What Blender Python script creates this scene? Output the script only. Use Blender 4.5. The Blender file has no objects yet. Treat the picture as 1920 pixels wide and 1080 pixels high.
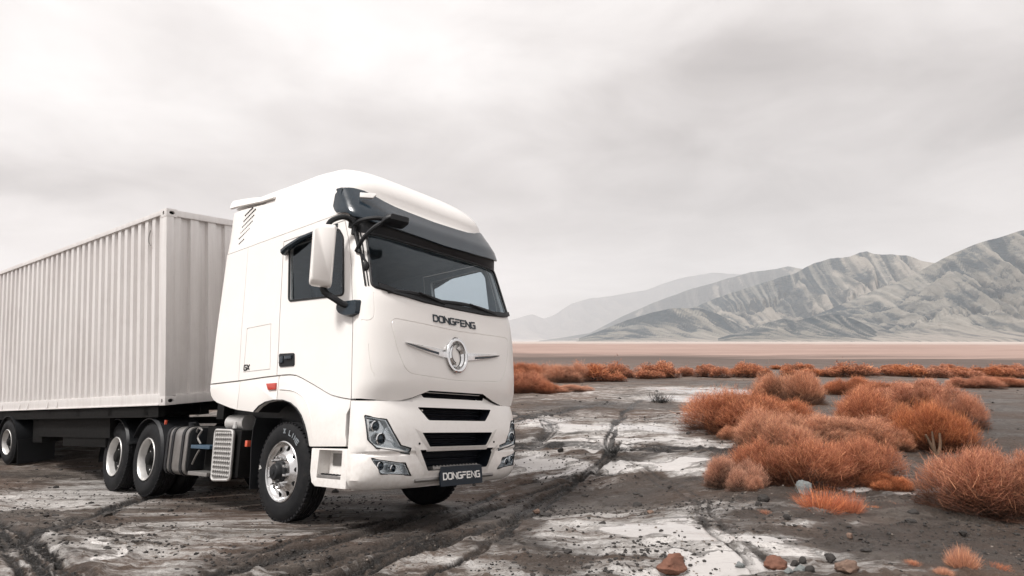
import bpy, bmesh, math, random
import numpy as np
from mathutils import Matrix, Vector

random.seed(7)
RNG = np.random.default_rng(11)
SC = bpy.context.scene
COL = SC.collection
PI = math.pi
R_ = math.radians

# ------------------------------------------------------------------ camera, sky, sun, exposure
CAM_H = 1.75
FPX = 1130.0                       # focal length in pixels of the 1920 wide photograph
PITCH = math.atan(100 / FPX)
cam_d = bpy.data.cameras.new('camera')
cam = bpy.data.objects.new('camera', cam_d)
COL.objects.link(cam)
cam_d.sensor_width = 36.0
cam_d.lens = 36.0 * FPX / 1920.0
cam_d.clip_start = 0.1
cam_d.clip_end = 60000
cam.location = (0, 0, CAM_H)
cam.rotation_euler = (PI / 2 + PITCH, 0, 0)
SC.camera = cam

SUN_EL, SUN_AZ = 55.0, 231.0        # azimuth clockwise from +Y, where the sun stands
world = bpy.data.worlds.new('World')
SC.world = world
world.use_nodes = True


def build_world():
    nt = world.node_tree
    nt.nodes.clear()
    N, L = nt.nodes.new, nt.links.new
    out = N('ShaderNodeOutputWorld')
    sky = N('ShaderNodeTexSky')
    sky.sky_type = 'NISHITA'
    sky.sun_disc = False
    sky.sun_elevation = R_(SUN_EL)
    sky.sun_rotation = R_(SUN_AZ)
    sky.dust_density = 3.0
    bg1 = N('ShaderNodeBackground')
    bg1.inputs['Strength'].default_value = 0.08
    L(sky.outputs[0], bg1.inputs['Color'])
    tc = N('ShaderNodeTexCoord')
    sep = N('ShaderNodeSeparateXYZ')
    L(tc.outputs['Generated'], sep.inputs[0])

    def math_(op, a, b=None, c=None, clamp=False):
        n = N('ShaderNodeMath')
        n.operation = op
        n.use_clamp = clamp
        for i, v in enumerate((a, b, c)):
            if v is None:
                continue
            if isinstance(v, (int, float)):
                n.inputs[i].default_value = v
            else:
                L(v, n.inputs[i])
        return n.outputs[0]
    # cloud sheet seen in perspective: direction / height
    zz = math_('MAXIMUM', sep.outputs['Z'], 0.0)
    den = math_('ADD', zz, 0.16)
    px = math_('DIVIDE', sep.outputs['X'], den)
    py = math_('DIVIDE', sep.outputs['Y'], den)
    comb = N('ShaderNodeCombineXYZ')
    L(px, comb.inputs[0])
    L(py, comb.inputs[1])
    comb.inputs[2].default_value = 3.7
    n1 = N('ShaderNodeTexNoise')
    n1.inputs['Scale'].default_value = 0.62
    n1.inputs['Detail'].default_value = 7
    n1.inputs['Roughness'].default_value = 0.5
    n1.inputs['Distortion'].default_value = 0.35
    L(comb.outputs[0], n1.inputs['Vector'])
    n2 = N('ShaderNodeTexNoise')
    n2.inputs['Scale'].default_value = 2.3
    n2.inputs['Detail'].default_value = 8
    n2.inputs['Roughness'].default_value = 0.55
    n2.inputs['Distortion'].default_value = 0.5
    L(comb.outputs[0], n2.inputs['Vector'])
    bright = math_('MULTIPLY', math_('SUBTRACT', n1.outputs['Fac'], 0.5), 0.95)
    bright = math_('ADD', bright, math_('MULTIPLY', math_('SUBTRACT', n2.outputs['Fac'], 0.5), 0.75))
    # large cloud masses of this sky: (direction, sharpness, amount)
    masses = SKY_MASSES
    nd = N('ShaderNodeVectorMath')
    nd.operation = 'NORMALIZE'
    L(tc.outputs['Generated'], nd.inputs[0])
    # ragged edges for the masses
    nw = N('ShaderNodeTexNoise')
    nw.inputs['Scale'].default_value = 1.15
    nw.inputs['Detail'].default_value = 8
    L(comb.outputs[0], nw.inputs['Vector'])
    off = N('ShaderNodeVectorMath')
    off.operation = 'MULTIPLY_ADD'
    L(nw.outputs['Color'], off.inputs[0])
    off.inputs[1].default_value = (0.42, 0.42, 0.30)
    off.inputs[2].default_value = (-0.21, -0.21, -0.15)
    wd = N('ShaderNodeVectorMath')
    wd.operation = 'ADD'
    L(nd.outputs[0], wd.inputs[0])
    L(off.outputs[0], wd.inputs[1])
    for (qx, qy, sx, sy, amt) in masses:
        d = Vector(((qx - 960) / FPX, 1.0, (640 - qy) / FPX))
        # elliptical falloff in x and z around the direction
        df = N('ShaderNodeVectorMath')
        df.operation = 'SUBTRACT'
        L(wd.outputs[0], df.inputs[0])
        df.inputs[1].default_value = d.normalized()
        ml = N('ShaderNodeVectorMath')
        ml.operation = 'MULTIPLY'
        L(df.outputs[0], ml.inputs[0])
        ml.inputs[1].default_value = (FPX / sx, FPX / sx * 0.6, FPX / sy)
        ln = N('ShaderNodeVectorMath')
        ln.operation = 'DOT_PRODUCT'
        L(ml.outputs[0], ln.inputs[0])
        L(ml.outputs[0], ln.inputs[1])
        e = math_('POWER', 2.718, math_('MULTIPLY', ln.outputs['Value'], -1.0))
        bright = math_('ADD', bright, math_('MULTIPLY', e, amt * 1.7))
    # an overcast sky gets brighter towards the zenith
    zen = math_('ADD', SKY_BASE, math_('MULTIPLY', zz, SKY_ZENITH))
    val = math_('MULTIPLY', zen, math_('MAXIMUM', math_('ADD', 1.0, bright), 0.35))
    tint = N('ShaderNodeMix')
    tint.data_type = 'RGBA'
    L(math_('MULTIPLY_ADD', bright, 1.4, 0.55, clamp=True), tint.inputs['Factor'])
    tint.inputs['A'].default_value = (0.965, 0.890, 0.860, 1)
    tint.inputs['B'].default_value = (1.0, 0.960, 0.938, 1)
    bg2 = N('ShaderNodeBackground')
    L(tint.outputs['Result'], bg2.inputs['Color'])
    L(val, bg2.inputs['Strength'])
    mix = N('ShaderNodeMixShader')
    mix.inputs[0].default_value = 0.95
    L(bg1.outputs[0], mix.inputs[1])
    L(bg2.outputs[0], mix.inputs[2])
    L(mix.outputs[0], out.inputs['Surface'])


SKY_BASE, SKY_ZENITH = 0.45, 0.36
# x, y in the photograph, half widths, amount
SKY_MASSES = [
    (350, 60, 420, 120, 0.09), (1050, 90, 500, 130, 0.10), (120, 200, 220, 90, 0.10),
    (560, 330, 330, 75, -0.13), (1250, 330, 420, 150, -0.13), (1480, 420, 380, 110, -0.10),
    (20, 310, 100, 40, -0.24), (1890, 190, 130, 70, -0.22), (620, 210, 160, 50, -0.10), (1700, 90, 260, 50, -0.10), (1550, 130, 300, 60, -0.10),
    (400, 80, 120, 40, -0.10), (960, 520, 260, 90, 0.12), (150, 400, 230, 40, 0.06),
    (1780, 60, 120, 70, 0.12),
]
build_world()

sun_d = bpy.data.lights.new('sun', 'SUN')
sun = bpy.data.objects.new('sun', sun_d)
COL.objects.link(sun)
sun_d.energy = 3.2
sun_d.angle = R_(10)
sun_d.color = (1.0, 0.968, 0.935)
sd = Vector((math.sin(R_(SUN_AZ)) * math.cos(R_(SUN_EL)), math.cos(R_(SUN_AZ)) * math.cos(R_(SUN_EL)), math.sin(R_(SUN_EL))))
sun.rotation_euler = sd.to_track_quat('Z', 'Y').to_euler()

SC.view_settings.view_transform = 'Standard'
SC.view_settings.look = 'None'
SC.view_settings.exposure = 0.52
SC.view_settings.gamma = 1.0
SC.view_settings.use_curve_mapping = False
SC.cycles.max_bounces = 8
SC.cycles.transparent_max_bounces = 16
SC.cycles.volume_bounces = 1
SC.cycles.use_denoising = True

# ------------------------------------------------------------------ numbers: photograph -> place
CP, SP = math.cos(PITCH), math.sin(PITCH)


def ray(px, py):
    a, c = (px - 960) / FPX, (540 - py) / FPX
    return np.array([a, CP - c * SP, SP + c * CP])


# tractor pose (X forward, Y to its left, Z up; origin on the ground under the front axle)
TR = np.array([[0.7724, 0.6352, 0.0021], [-0.6291, 0.7646, 0.1399], [0.0873, -0.1094, 0.9902]])
TO = np.array([-1.748, 7.55, -2.061 + CAM_H])
# semi-trailer pose (origin: lower front corner of the container on the near side)
CR = np.array([[0.8306, 0.5531, -0.065], [-0.5517, 0.8331, 0.0396], [0.0761, 0.003, 0.9971]])
CO = np.array([-4.96, 8.73, -0.91 + CAM_H])


def mat4(Rm, O):
    M = Matrix.Identity(4)
    q = Matrix([list(r) for r in Rm]).to_quaternion().to_matrix()
    for i in range(3):
        for j in range(3):
            M[i][j] = q[i][j]
        M[i][3] = O[i]
    return M


# ------------------------------------------------------------------ noise (numpy)
def _hash(ix, iy, seed):
    h = (ix.astype(np.int64) * 374761393 + iy.astype(np.int64) * 668265263 + seed * 974711) & 0xffffffff
    h = ((h ^ (h >> 13)) * 1274126177) & 0xffffffff
    h = h ^ (h >> 16)
    return h


def perlin(x, y, seed=0):
    x0, y0 = np.floor(x), np.floor(y)
    fx, fy = x - x0, y - y0
    ix, iy = x0.astype(np.int64), y0.astype(np.int64)
    u = fx * fx * fx * (fx * (fx * 6 - 15) + 10)
    v = fy * fy * fy * (fy * (fy * 6 - 15) + 10)

    def g(dx, dy):
        a = (_hash(ix + dx, iy + dy, seed) & 1023) * (2 * PI / 1024)
        return np.cos(a) * (fx - dx) + np.sin(a) * (fy - dy)
    a = g(0, 0) * (1 - u) + g(1, 0) * u
    b = g(0, 1) * (1 - u) + g(1, 1) * u
    return (a * (1 - v) + b * v) * 1.5


def fbm(x, y, oct_=4, seed=0, gain=0.5, lac=2.03):
    s, a = 0, 1.0
    for i in range(oct_):
        s = s + a * perlin(x, y, seed + i * 17)
        x, y, a = x * lac + 5.1, y * lac - 3.7, a * gain
    return s


def ridged(x, y, oct_=5, seed=0, gain=0.5):
    s, a, w = 0, 1.0, 1.0
    for i in range(oct_):
        n = (1 - np.abs(perlin(x, y, seed + i * 13))) ** 2
        s = s + a * n * w
        w = np.clip(n * 1.6, 0, 1)
        x, y, a = x * 2.05 + 3.3, y * 2.05 + 1.7, a * gain
    return s


def sstep(a, b, x):
    t = np.clip((x - a) / (b - a), 0, 1)
    return t * t * (3 - 2 * t)


# ------------------------------------------------------------------ objects, tags
def tag(o, label=None, cat=None, group=None, kind=None):
    if label:
        o['label'] = label
    if cat:
        o['category'] = cat
    if group:
        o['group'] = group
    if kind:
        o['kind'] = kind
    return o


def empty(name, M=None):
    o = bpy.data.objects.new(name, None)
    o.empty_display_size = 0.3
    COL.objects.link(o)
    if M is not None:
        o.matrix_world = M
    return o


def link(name, me, parent=None, mat=None):
    o = bpy.data.objects.new(name, me)
    COL.objects.link(o)
    if mat is not None and not me.materials:
        me.materials.append(mat)
    if parent is not None:
        o.parent = parent
    return o


def np_mesh(name, V, F, mat=None, smooth=False, attrs=None):
    """V (n,3); F (m,4) or (m,3)."""
    me = bpy.data.meshes.new(name)
    V = np.ascontiguousarray(V, dtype=np.float32)
    F = np.ascontiguousarray(F, dtype=np.int32)
    k = F.shape[1]
    me.vertices.add(len(V))
    me.vertices.foreach_set('co', V.ravel())
    me.loops.add(F.size)
    me.loops.foreach_set('vertex_index', F.ravel())
    me.polygons.add(len(F))
    me.polygons.foreach_set('loop_start', np.arange(0, F.size, k, dtype=np.int32))
    me.polygons.foreach_set('loop_total', np.full(len(F), k, dtype=np.int32))
    me.polygons.foreach_set('use_smooth', np.full(len(F), smooth, dtype=bool))
    me.update(calc_edges=True)
    for nm, arr in (attrs or {}).items():
        at = me.attributes.new(nm, 'FLOAT', 'POINT')
        at.data.foreach_set('value', np.ascontiguousarray(arr, dtype=np.float32))
    if mat:
        me.materials.append(mat)
    return me


class MB:
    """collects shapes in one bmesh"""

    def __init__(self):
        self.bm = bmesh.new()

    def poly_prism(self, pts, axis, a, b):
        """extrude a polygon; axis 'y': pts are (x,z); 'x': (y,z); 'z': (x,y)"""
        def P(p, t):
            return {'y': (p[0], t, p[1]), 'x': (t, p[0], p[1]), 'z': (p[0], p[1], t)}[axis]
        A = [self.bm.verts.new(P(p, a)) for p in pts]
        B = [self.bm.verts.new(P(p, b)) for p in pts]
        n = len(pts)
        fs = [self.bm.faces.new(A), self.bm.faces.new(B[::-1])]
        for i in range(n):
            fs.append(self.bm.faces.new((A[(i + 1) % n], A[i], B[i], B[(i + 1) % n])))
        return fs

    def box(self, c, s, M=None):
        x, y, z = s[0] / 2, s[1] / 2, s[2] / 2
        vs = []
        for p in ((-x, -y, -z), (x, -y, -z), (x, y, -z), (-x, y, -z), (-x, -y, z), (x, -y, z), (x, y, z), (-x, y, z)):
            v = Vector(p)
            if M is not None:
                v = M @ v
            vs.append(self.bm.verts.new(v + Vector(c)))
        for f in ((0, 3, 2, 1), (4, 5, 6, 7), (0, 1, 5, 4), (1, 2, 6, 5), (2, 3, 7, 6), (3, 0, 4, 7)):
            self.bm.faces.new([vs[i] for i in f])
        return self

    def bx(self, x0, x1, y0, y1, z0, z1):
        return self.box(((x0 + x1) / 2, (y0 + y1) / 2, (z0 + z1) / 2), (abs(x1 - x0), abs(y1 - y0), abs(z1 - z0)))

    def lathe(self, prof, c=(0, 0, 0), seg=40, axis='y', closed=False):
        """prof: (radius, t along axis)"""
        rings = []
        for r, t in prof:
            ring = []
            for k in range(seg):
                a = 2 * PI * k / seg
                u, v = r * math.cos(a), r * math.sin(a)
                p = {'y': (u, t, v), 'x': (t, u, v), 'z': (u, v, t)}[axis]
                ring.append(self.bm.verts.new((p[0] + c[0], p[1] + c[1], p[2] + c[2])))
            rings.append(ring)
        m = len(rings)
        for i in range(m if closed else m - 1):
            A, B = rings[i], rings[(i + 1) % m]
            for k in range(seg):
                self.bm.faces.new((A[k], A[(k + 1) % seg], B[(k + 1) % seg], B[k]))
        if not closed:
            self.bm.faces.new(rings[0][::-1])
            self.bm.faces.new(rings[-1])
        return self

    def cyl(self, p, q, r, seg=12, r2=None):
        return self.tube([p, q], r, seg, r2)

    def tube(self, pts, r, seg=8, r2=None, flat=None):
        pts = [Vector(p) for p in pts]
        n = len(pts)
        rings = []
        up = Vector((0, 0, 1))
        for i, p in enumerate(pts):
            t = (pts[min(i + 1, n - 1)] - pts[max(i - 1, 0)]).normalized()
            if abs(t.dot(up)) > 0.95:
                up = Vector((0, 1, 0)) if abs(t.y) < 0.9 else Vector((1, 0, 0))
            s = t.cross(up).normalized()
            w = s.cross(t).normalized()
            up = w
            rr = r if r2 is None else r + (r2 - r) * i / max(1, n - 1)
            ring = []
            for k in range(seg):
                a = 2 * PI * (k + 0.5) / seg
                ring.append(self.bm.verts.new(p + s * (rr * math.cos(a)) + w * (rr * math.sin(a) * (flat or 1.0))))
            rings.append(ring)
        for A, B in zip(rings, rings[1:]):
            for k in range(seg):
                self.bm.faces.new((A[k], A[(k + 1) % seg], B[(k + 1) % seg], B[k]))
        self.bm.faces.new(rings[0][::-1])
        self.bm.faces.new(rings[-1])
        return self

    def loft(self, rings, cap=True, mi=0):
        R = [[self.bm.verts.new(p) for p in r] for r in rings]
        n = len(R[0])
        for A, B in zip(R, R[1:]):
            for k in range(n):
                f = self.bm.faces.new((A[k], A[(k + 1) % n], B[(k + 1) % n], B[k]))
                f.material_index = mi
        if cap:
            for f in (self.bm.faces.new(R[0][::-1]), self.bm.faces.new(R[-1])):
                f.material_index = mi
        return self

    def sheet(self, rows, thick=0.0, direction=None):
        """grid of points; with thickness it becomes a closed slab along `direction`"""
        m, n = len(rows), len(rows[0])
        A = [[self.bm.verts.new(p) for p in r] for r in rows]
        for i in range(m - 1):
            for j in range(n - 1):
                self.bm.faces.new((A[i][j], A[i][j + 1], A[i + 1][j + 1], A[i + 1][j]))
        if thick:
            d = Vector(direction) * thick
            B = [[self.bm.verts.new(Vector(p) + d) for p in r] for r in rows]
            for i in range(m - 1):
                for j in range(n - 1):
                    self.bm.faces.new((B[i][j], B[i + 1][j], B[i + 1][j + 1], B[i][j + 1]))
            edge = [(i, 0) for i in range(m)] + [(m - 1, j) for j in range(1, n)] + [(i, n - 1) for i in range(m - 2, -1, -1)] + [(0, j) for j in range(n - 2, 0, -1)]
            k = len(edge)
            for t in range(k):
                (i, j), (p, q) = edge[t], edge[(t + 1) % k]
                self.bm.faces.new((A[i][j], A[p][q], B[p][q], B[i][j]))
        return self

    def mesh(self, name, mat=None, bevel=0, seg=2, smooth=35, merge=0):
        bm = self.bm
        if merge:
            bmesh.ops.remove_doubles(bm, verts=bm.verts, dist=merge)
            bmesh.ops.dissolve_degenerate(bm, edges=bm.edges, dist=1e-6)
        bmesh.ops.recalc_face_normals(bm, faces=bm.faces)
        if bevel:
            es = [e for e in bm.edges if len(e.link_faces) == 2 and e.calc_face_angle(0) > R_(28)]
            bmesh.ops.bevel(bm, geom=es, offset=bevel, segments=seg, profile=0.7, affect='EDGES', clamp_overlap=True)
        me = bpy.data.meshes.new(name)
        bm.to_mesh(me)
        bm.free()
        shade(me, smooth)
        for m in (mat if isinstance(mat, (list, tuple)) else [mat] if mat else []):
            me.materials.append(m)
        return me

    def build(self, name, mat, parent=None, **k):
        return link(name, self.mesh(name, mat, **k), parent)


def shade(me, ang):
    me.polygons.foreach_set('use_smooth', np.full(len(me.polygons), bool(ang), dtype=bool))
    if ang:
        me.set_sharp_from_angle(angle=R_(ang))


def boolean(me, cutter_me, op='DIFFERENCE', ang=30):
    """me op cutter -> new mesh"""
    a = bpy.data.objects.new('body', me)
    b = bpy.data.objects.new('cutter', cutter_me)
    COL.objects.link(a)
    COL.objects.link(b)
    m = a.modifiers.new('b', 'BOOLEAN')
    m.operation = op
    m.solver = 'EXACT'
    m.use_self = True
    m.object = b
    dg = bpy.context.evaluated_depsgraph_get()
    dg.update()
    out = bpy.data.meshes.new_from_object(a.evaluated_get(dg), depsgraph=dg)
    bpy.data.objects.remove(a)
    bpy.data.objects.remove(b)
    shade(out, ang)
    return out


# ------------------------------------------------------------------ materials
def new_mat(name):
    m = bpy.data.materials.new(name)
    m.use_nodes = True
    nt = m.node_tree
    b = nt.nodes.get('Principled BSDF')
    return m, nt, b


def ramp(nt, fac, stops):
    r = nt.nodes.new('ShaderNodeValToRGB')
    el = r.color_ramp.elements
    while len(el) < len(stops):
        el.new(0.5)
    for e, (p, c) in zip(el, stops):
        e.position = p
        e.color = (*c, 1) if len(c) == 3 else c
    nt.links.new(fac, r.inputs[0])
    return r.outputs[0]


def noise(nt, vec, scale, detail=4, rough=0.55, dist=0.0, out='Fac'):
    n = nt.nodes.new('ShaderNodeTexNoise')
    n.inputs['Scale'].default_value = scale
    n.inputs['Detail'].default_value = detail
    n.inputs['Roughness'].default_value = rough
    n.inputs['Distortion'].default_value = dist
    if vec is not None:
        nt.links.new(vec, n.inputs['Vector'])
    return n.outputs[out]


def mth(nt, op, a, b=None, c=None, clamp=False):
    n = nt.nodes.new('ShaderNodeMath')
    n.operation = op
    n.use_clamp = clamp
    for i, v in enumerate((a, b, c)):
        if v is None:
            continue
        if isinstance(v, (int, float)):
            n.inputs[i].default_value = v
        else:
            nt.links.new(v, n.inputs[i])
    return n.outputs[0]


def mixc(nt, fac, a, b, blend='MIX'):
    n = nt.nodes.new('ShaderNodeMix')
    n.data_type = 'RGBA'
    n.blend_type = blend
    for key, v in (('Factor', fac), ('A', a), ('B', b)):
        s = n.inputs[key] if key == 'Factor' else [i for i in n.inputs if i.name == key and i.type == 'RGBA'][0]
        if isinstance(v, (int, float)):
            s.default_value = v
        elif isinstance(v, tuple):
            s.default_value = (*v, 1) if len(v) == 3 else v
        else:
            nt.links.new(v, s)
    return [o for o in n.outputs if o.type == 'RGBA'][0]


def bump(nt, h, b, strength=0.3, dist=0.02, prev=None):
    n = nt.nodes.new('ShaderNodeBump')
    n.inputs['Strength'].default_value = strength
    n.inputs['Distance'].default_value = dist
    nt.links.new(h, n.inputs['Height'])
    if prev is not None:
        nt.links.new(prev, n.inputs['Normal'])
    if b is not None:
        nt.links.new(n.outputs[0], b.inputs['Normal'])
    return n.outputs[0]


def simple(name, col, rough=0.5, metal=0.0, coat=0.0, spec=0.5, var=0.12, scale=6.0, bmp=0.0, bscale=40):
    m, nt, b = new_mat(name)
    tc = nt.nodes.new('ShaderNodeTexCoord').outputs['Object']
    f = noise(nt, tc, scale, 5, 0.6)
    dark = tuple(c * (1 - var) for c in col)
    lite = tuple(min(1, c * (1 + var)) for c in col)
    nt.links.new(ramp(nt, f, [(0.3, dark), (0.7, lite)]), b.inputs['Base Color'])
    b.inputs['Metallic'].default_value = metal
    b.inputs['Specular IOR Level'].default_value = spec
    f2 = noise(nt, tc, scale * 2.7, 4)
    nt.links.new(mth(nt, 'MULTIPLY_ADD', f2, 0.16, max(0.02, rough - 0.08)), b.inputs['Roughness'])
    if coat:
        b.inputs['Coat Weight'].default_value = coat
        b.inputs['Coat Roughness'].default_value = 0.08
    if bmp:
        bump(nt, noise(nt, tc, bscale, 3), b, bmp, 0.01)
    return m


def paint_mat():
    """cream white cab paint with road dust low down"""
    m, nt, b = new_mat('cab_paint')
    tc = nt.nodes.new('ShaderNodeTexCoord').outputs['Object']
    sep = nt.nodes.new('ShaderNodeSeparateXYZ')
    nt.links.new(tc, sep.inputs[0])
    f = noise(nt, tc, 2.2, 6, 0.65)
    c = ramp(nt, f, [(0.25, (0.805, 0.78, 0.75)), (0.75, (0.835, 0.815, 0.79))])
    low = mth(nt, 'MULTIPLY_ADD', sep.outputs['Z'], -0.8, 1.05, clamp=True)
    sp = noise(nt, tc, 19, 6, 0.7)
    d = mth(nt, 'MULTIPLY', low, ramp(nt, sp, [(0.42, (0, 0, 0)), (0.75, (1, 1, 1))]))
    d = mth(nt, 'MULTIPLY', d, 0.45)
    c = mixc(nt, d, c, (0.42, 0.34, 0.27))
    nt.links.new(c, b.inputs['Base Color'])
    nt.links.new(mth(nt, 'MULTIPLY_ADD', sp, 0.2, 0.25), b.inputs['Roughness'])
    b.inputs['Coat Weight'].default_value = 0.5
    b.inputs['Coat Roughness'].default_value = 0.1
    bump(nt, noise(nt, tc, 3.0, 2), b, 0.04, 0.02)
    return m


def container_mat():
    m, nt, b = new_mat('container_paint')
    tc = nt.nodes.new('ShaderNodeTexCoord').outputs['Object']
    mp = nt.nodes.new('ShaderNodeMapping')
    mp.inputs['Scale'].default_value = (6.0, 6.0, 0.35)
    nt.links.new(tc, mp.inputs[0])
    streak = noise(nt, mp.outputs[0], 1.6, 6, 0.65)
    blot = noise(nt, tc, 0.9, 6, 0.65)
    spk = noise(nt, tc, 34, 4, 0.7)
    c = ramp(nt, streak, [(0.3, (0.69, 0.665, 0.65)), (0.62, (0.79, 0.77, 0.755))])
    c = mixc(nt, ramp(nt, blot, [(0.48, (0, 0, 0)), (0.78, (0.35, 0.35, 0.35))]), c, (0.50, 0.46, 0.44))
    c = mixc(nt, ramp(nt, spk, [(0.62, (0, 0, 0)), (0.8, (0.5, 0.5, 0.5))]), c, (0.34, 0.28, 0.25))
    nt.links.new(c, b.inputs['Base Color'])
    nt.links.new(mth(nt, 'MULTIPLY_ADD', blot, 0.25, 0.32), b.inputs['Roughness'])
    b.inputs['Metallic'].default_value = 0.3
    bump(nt, spk, b, 0.12, 0.006)
    return m


def glass_mat(name, tint, mirror=1.0):
    m, nt, b = new_mat(name)
    nt.nodes.remove(b)
    out = [n for n in nt.nodes if n.type == 'OUTPUT_MATERIAL'][0]
    tr = nt.nodes.new('ShaderNodeBsdfTransparent')
    tr.inputs[0].default_value = (*tint, 1)
    gl = nt.nodes.new('ShaderNodeBsdfGlossy')
    gl.inputs['Roughness'].default_value = 0.02
    tc = nt.nodes.new('ShaderNodeTexCoord').outputs['Object']
    nt.links.new(ramp(nt, noise(nt, tc, 2.0, 3), [(0.3, (0.78, 0.88, 0.96)), (0.7, (0.86, 0.94, 1.0))]), gl.inputs[0])
    fr = nt.nodes.new('ShaderNodeFresnel')
    fr.inputs[0].default_value = 1.5
    mx = nt.nodes.new('ShaderNodeMixShader')
    geo = nt.nodes.new('ShaderNodeNewGeometry')          # the pane's inner face does not mirror a second time
    front_ = mth(nt, 'SUBTRACT', 1.0, geo.outputs['Backfacing'])
    nt.links.new(mth(nt, 'MULTIPLY', mth(nt, 'MULTIPLY', fr.outputs[0], mirror, clamp=True), front_), mx.inputs[0])
    nt.links.new(tr.outputs[0], mx.inputs[1])
    nt.links.new(gl.outputs[0], mx.inputs[2])
    nt.links.new(mx.outputs[0], out.inputs[0])
    return m


def tyre_mat():
    m, nt, b = new_mat('tyre_rubber')
    tc = nt.nodes.new('ShaderNodeTexCoord').outputs['Object']
    f = noise(nt, tc, 7, 6, 0.7)
    c = ramp(nt, f, [(0.35, (0.008, 0.0085, 0.010)), (0.62, (0.015, 0.015, 0.016)), (0.88, (0.05, 0.042, 0.035))])
    nt.links.new(c, b.inputs['Base Color'])
    b.inputs['Roughness'].default_value = 0.75
    b.inputs['Specular IOR Level'].default_value = 0.2
    bump(nt, noise(nt, tc, 60, 3), b, 0.15, 0.004)
    return m


M = {}
M['paint'] = paint_mat()
M['container'] = container_mat()
M['glass'] = glass_mat('windshield_glass', (0.85, 0.90, 0.93))
M['side_glass'] = glass_mat('side_window_glass', (0.80, 0.825, 0.84))
M['lens'] = glass_mat('lamp_lens', (0.93, 0.95, 0.96), 0.8)
M['tyre'] = tyre_mat()
M['black'] = simple('black_plastic', (0.012, 0.013, 0.015), 0.5, spec=0.3, bmp=0.06)
M['gloss_dark'] = simple('smoked_visor', (0.010, 0.020, 0.030), 0.2, coat=0.1, spec=0.45)
M['dark_metal'] = simple('chassis_paint', (0.008, 0.0078, 0.0078), 0.7, spec=0.15, bmp=0.1)
M['grille'] = simple('grille_black', (0.007, 0.009, 0.014), 0.6, spec=0.2)
M['chrome'] = simple('chrome', (0.72, 0.73, 0.74), 0.13, metal=1.0, var=0.05)
M['alloy'] = simple('polished_alloy', (0.66, 0.66, 0.66), 0.22, metal=1.0, var=0.1)
M['steel_rim'] = simple('silver_rim', (0.60, 0.59, 0.575), 0.42, metal=0.5, var=0.14)
M['tank'] = simple('brushed_tank', (0.27, 0.26, 0.25), 0.4, metal=0.7, var=0.2)
M['tread'] = simple('tread_plate', (0.30, 0.29, 0.28), 0.45, metal=0.6, var=0.2)
M['plate'] = simple('plate_slate', (0.014, 0.021, 0.030), 0.5, spec=0.3)
M['letter'] = simple('plate_letter', (0.75, 0.74, 0.72), 0.5)
M['red_lens'] = simple('red_lens', (0.48, 0.035, 0.018), 0.2, coat=0.5)
M['orange_lens'] = simple('orange_lens', (0.60, 0.10, 0.05), 0.3, coat=0.4)
M['lamp_bowl'] = simple('lamp_reflector', (0.80, 0.81, 0.82), 0.28, metal=0.85)
M['clear'] = simple('marker_lens', (0.75, 0.74, 0.72), 0.2, coat=0.5)
M['trim'] = simple('cab_trim', (0.24, 0.265, 0.285), 0.75)
M['dash'] = simple('dashboard_grey', (0.028, 0.035, 0.042), 0.7)
M['seat'] = simple('seat_fabric', (0.030, 0.042, 0.055), 0.85, bmp=0.1)
M['blue'] = simple('blue_step', (0.045, 0.085, 0.13), 0.4)
M['beige'] = simple('step_panel', (0.66, 0.62, 0.57), 0.5)


# ------------------------------------------------------------------ the ground
def base_z(x, y):
    """flat plain at 0, dipping away under the truck and its trailer"""
    x, y = np.asarray(x, float), np.asarray(y, float)
    # height along the depth under the truck
    yk = [-50, 4.6, 5.6, 6.6, 7.6, 8.6, 9.6, 10.4, 11.2, 12.0, 13.0, 15.0, 18.0, 23.0, 30.0, 45.0]
    zk = [0, 0, -0.03, -0.175, -0.318, -0.459, -0.60, -0.69, -0.70, -0.66, -0.62, -0.58, -0.5, -0.36, -0.2, 0.0]
    dip = np.interp(y, yk, zk)
    # truck coordinates
    dx, dy = x - TO[0], y - TO[1]
    X = dx * TR[0, 0] + dy * TR[1, 0]
    Y = dx * TR[0, 1] + dy * TR[1, 1]
    w = (1 - sstep(1.7, 4.6, X)) * (1 - sstep(1.6, 5.5, Y))
    return dip * w


def ground_pt(px, py):
    """point of the ground seen at a pixel of the photograph"""
    r = ray(px, py)
    z = 0.0
    for _ in range(12):
        t = (z - CAM_H) / min(r[2], -1e-4)
        z = 0.5 * z + 0.5 * float(base_z(r[0] * t, r[1] * t))
    t = (z - CAM_H) / min(r[2], -1e-4)
    return np.array([r[0] * t, r[1] * t, z])


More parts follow.
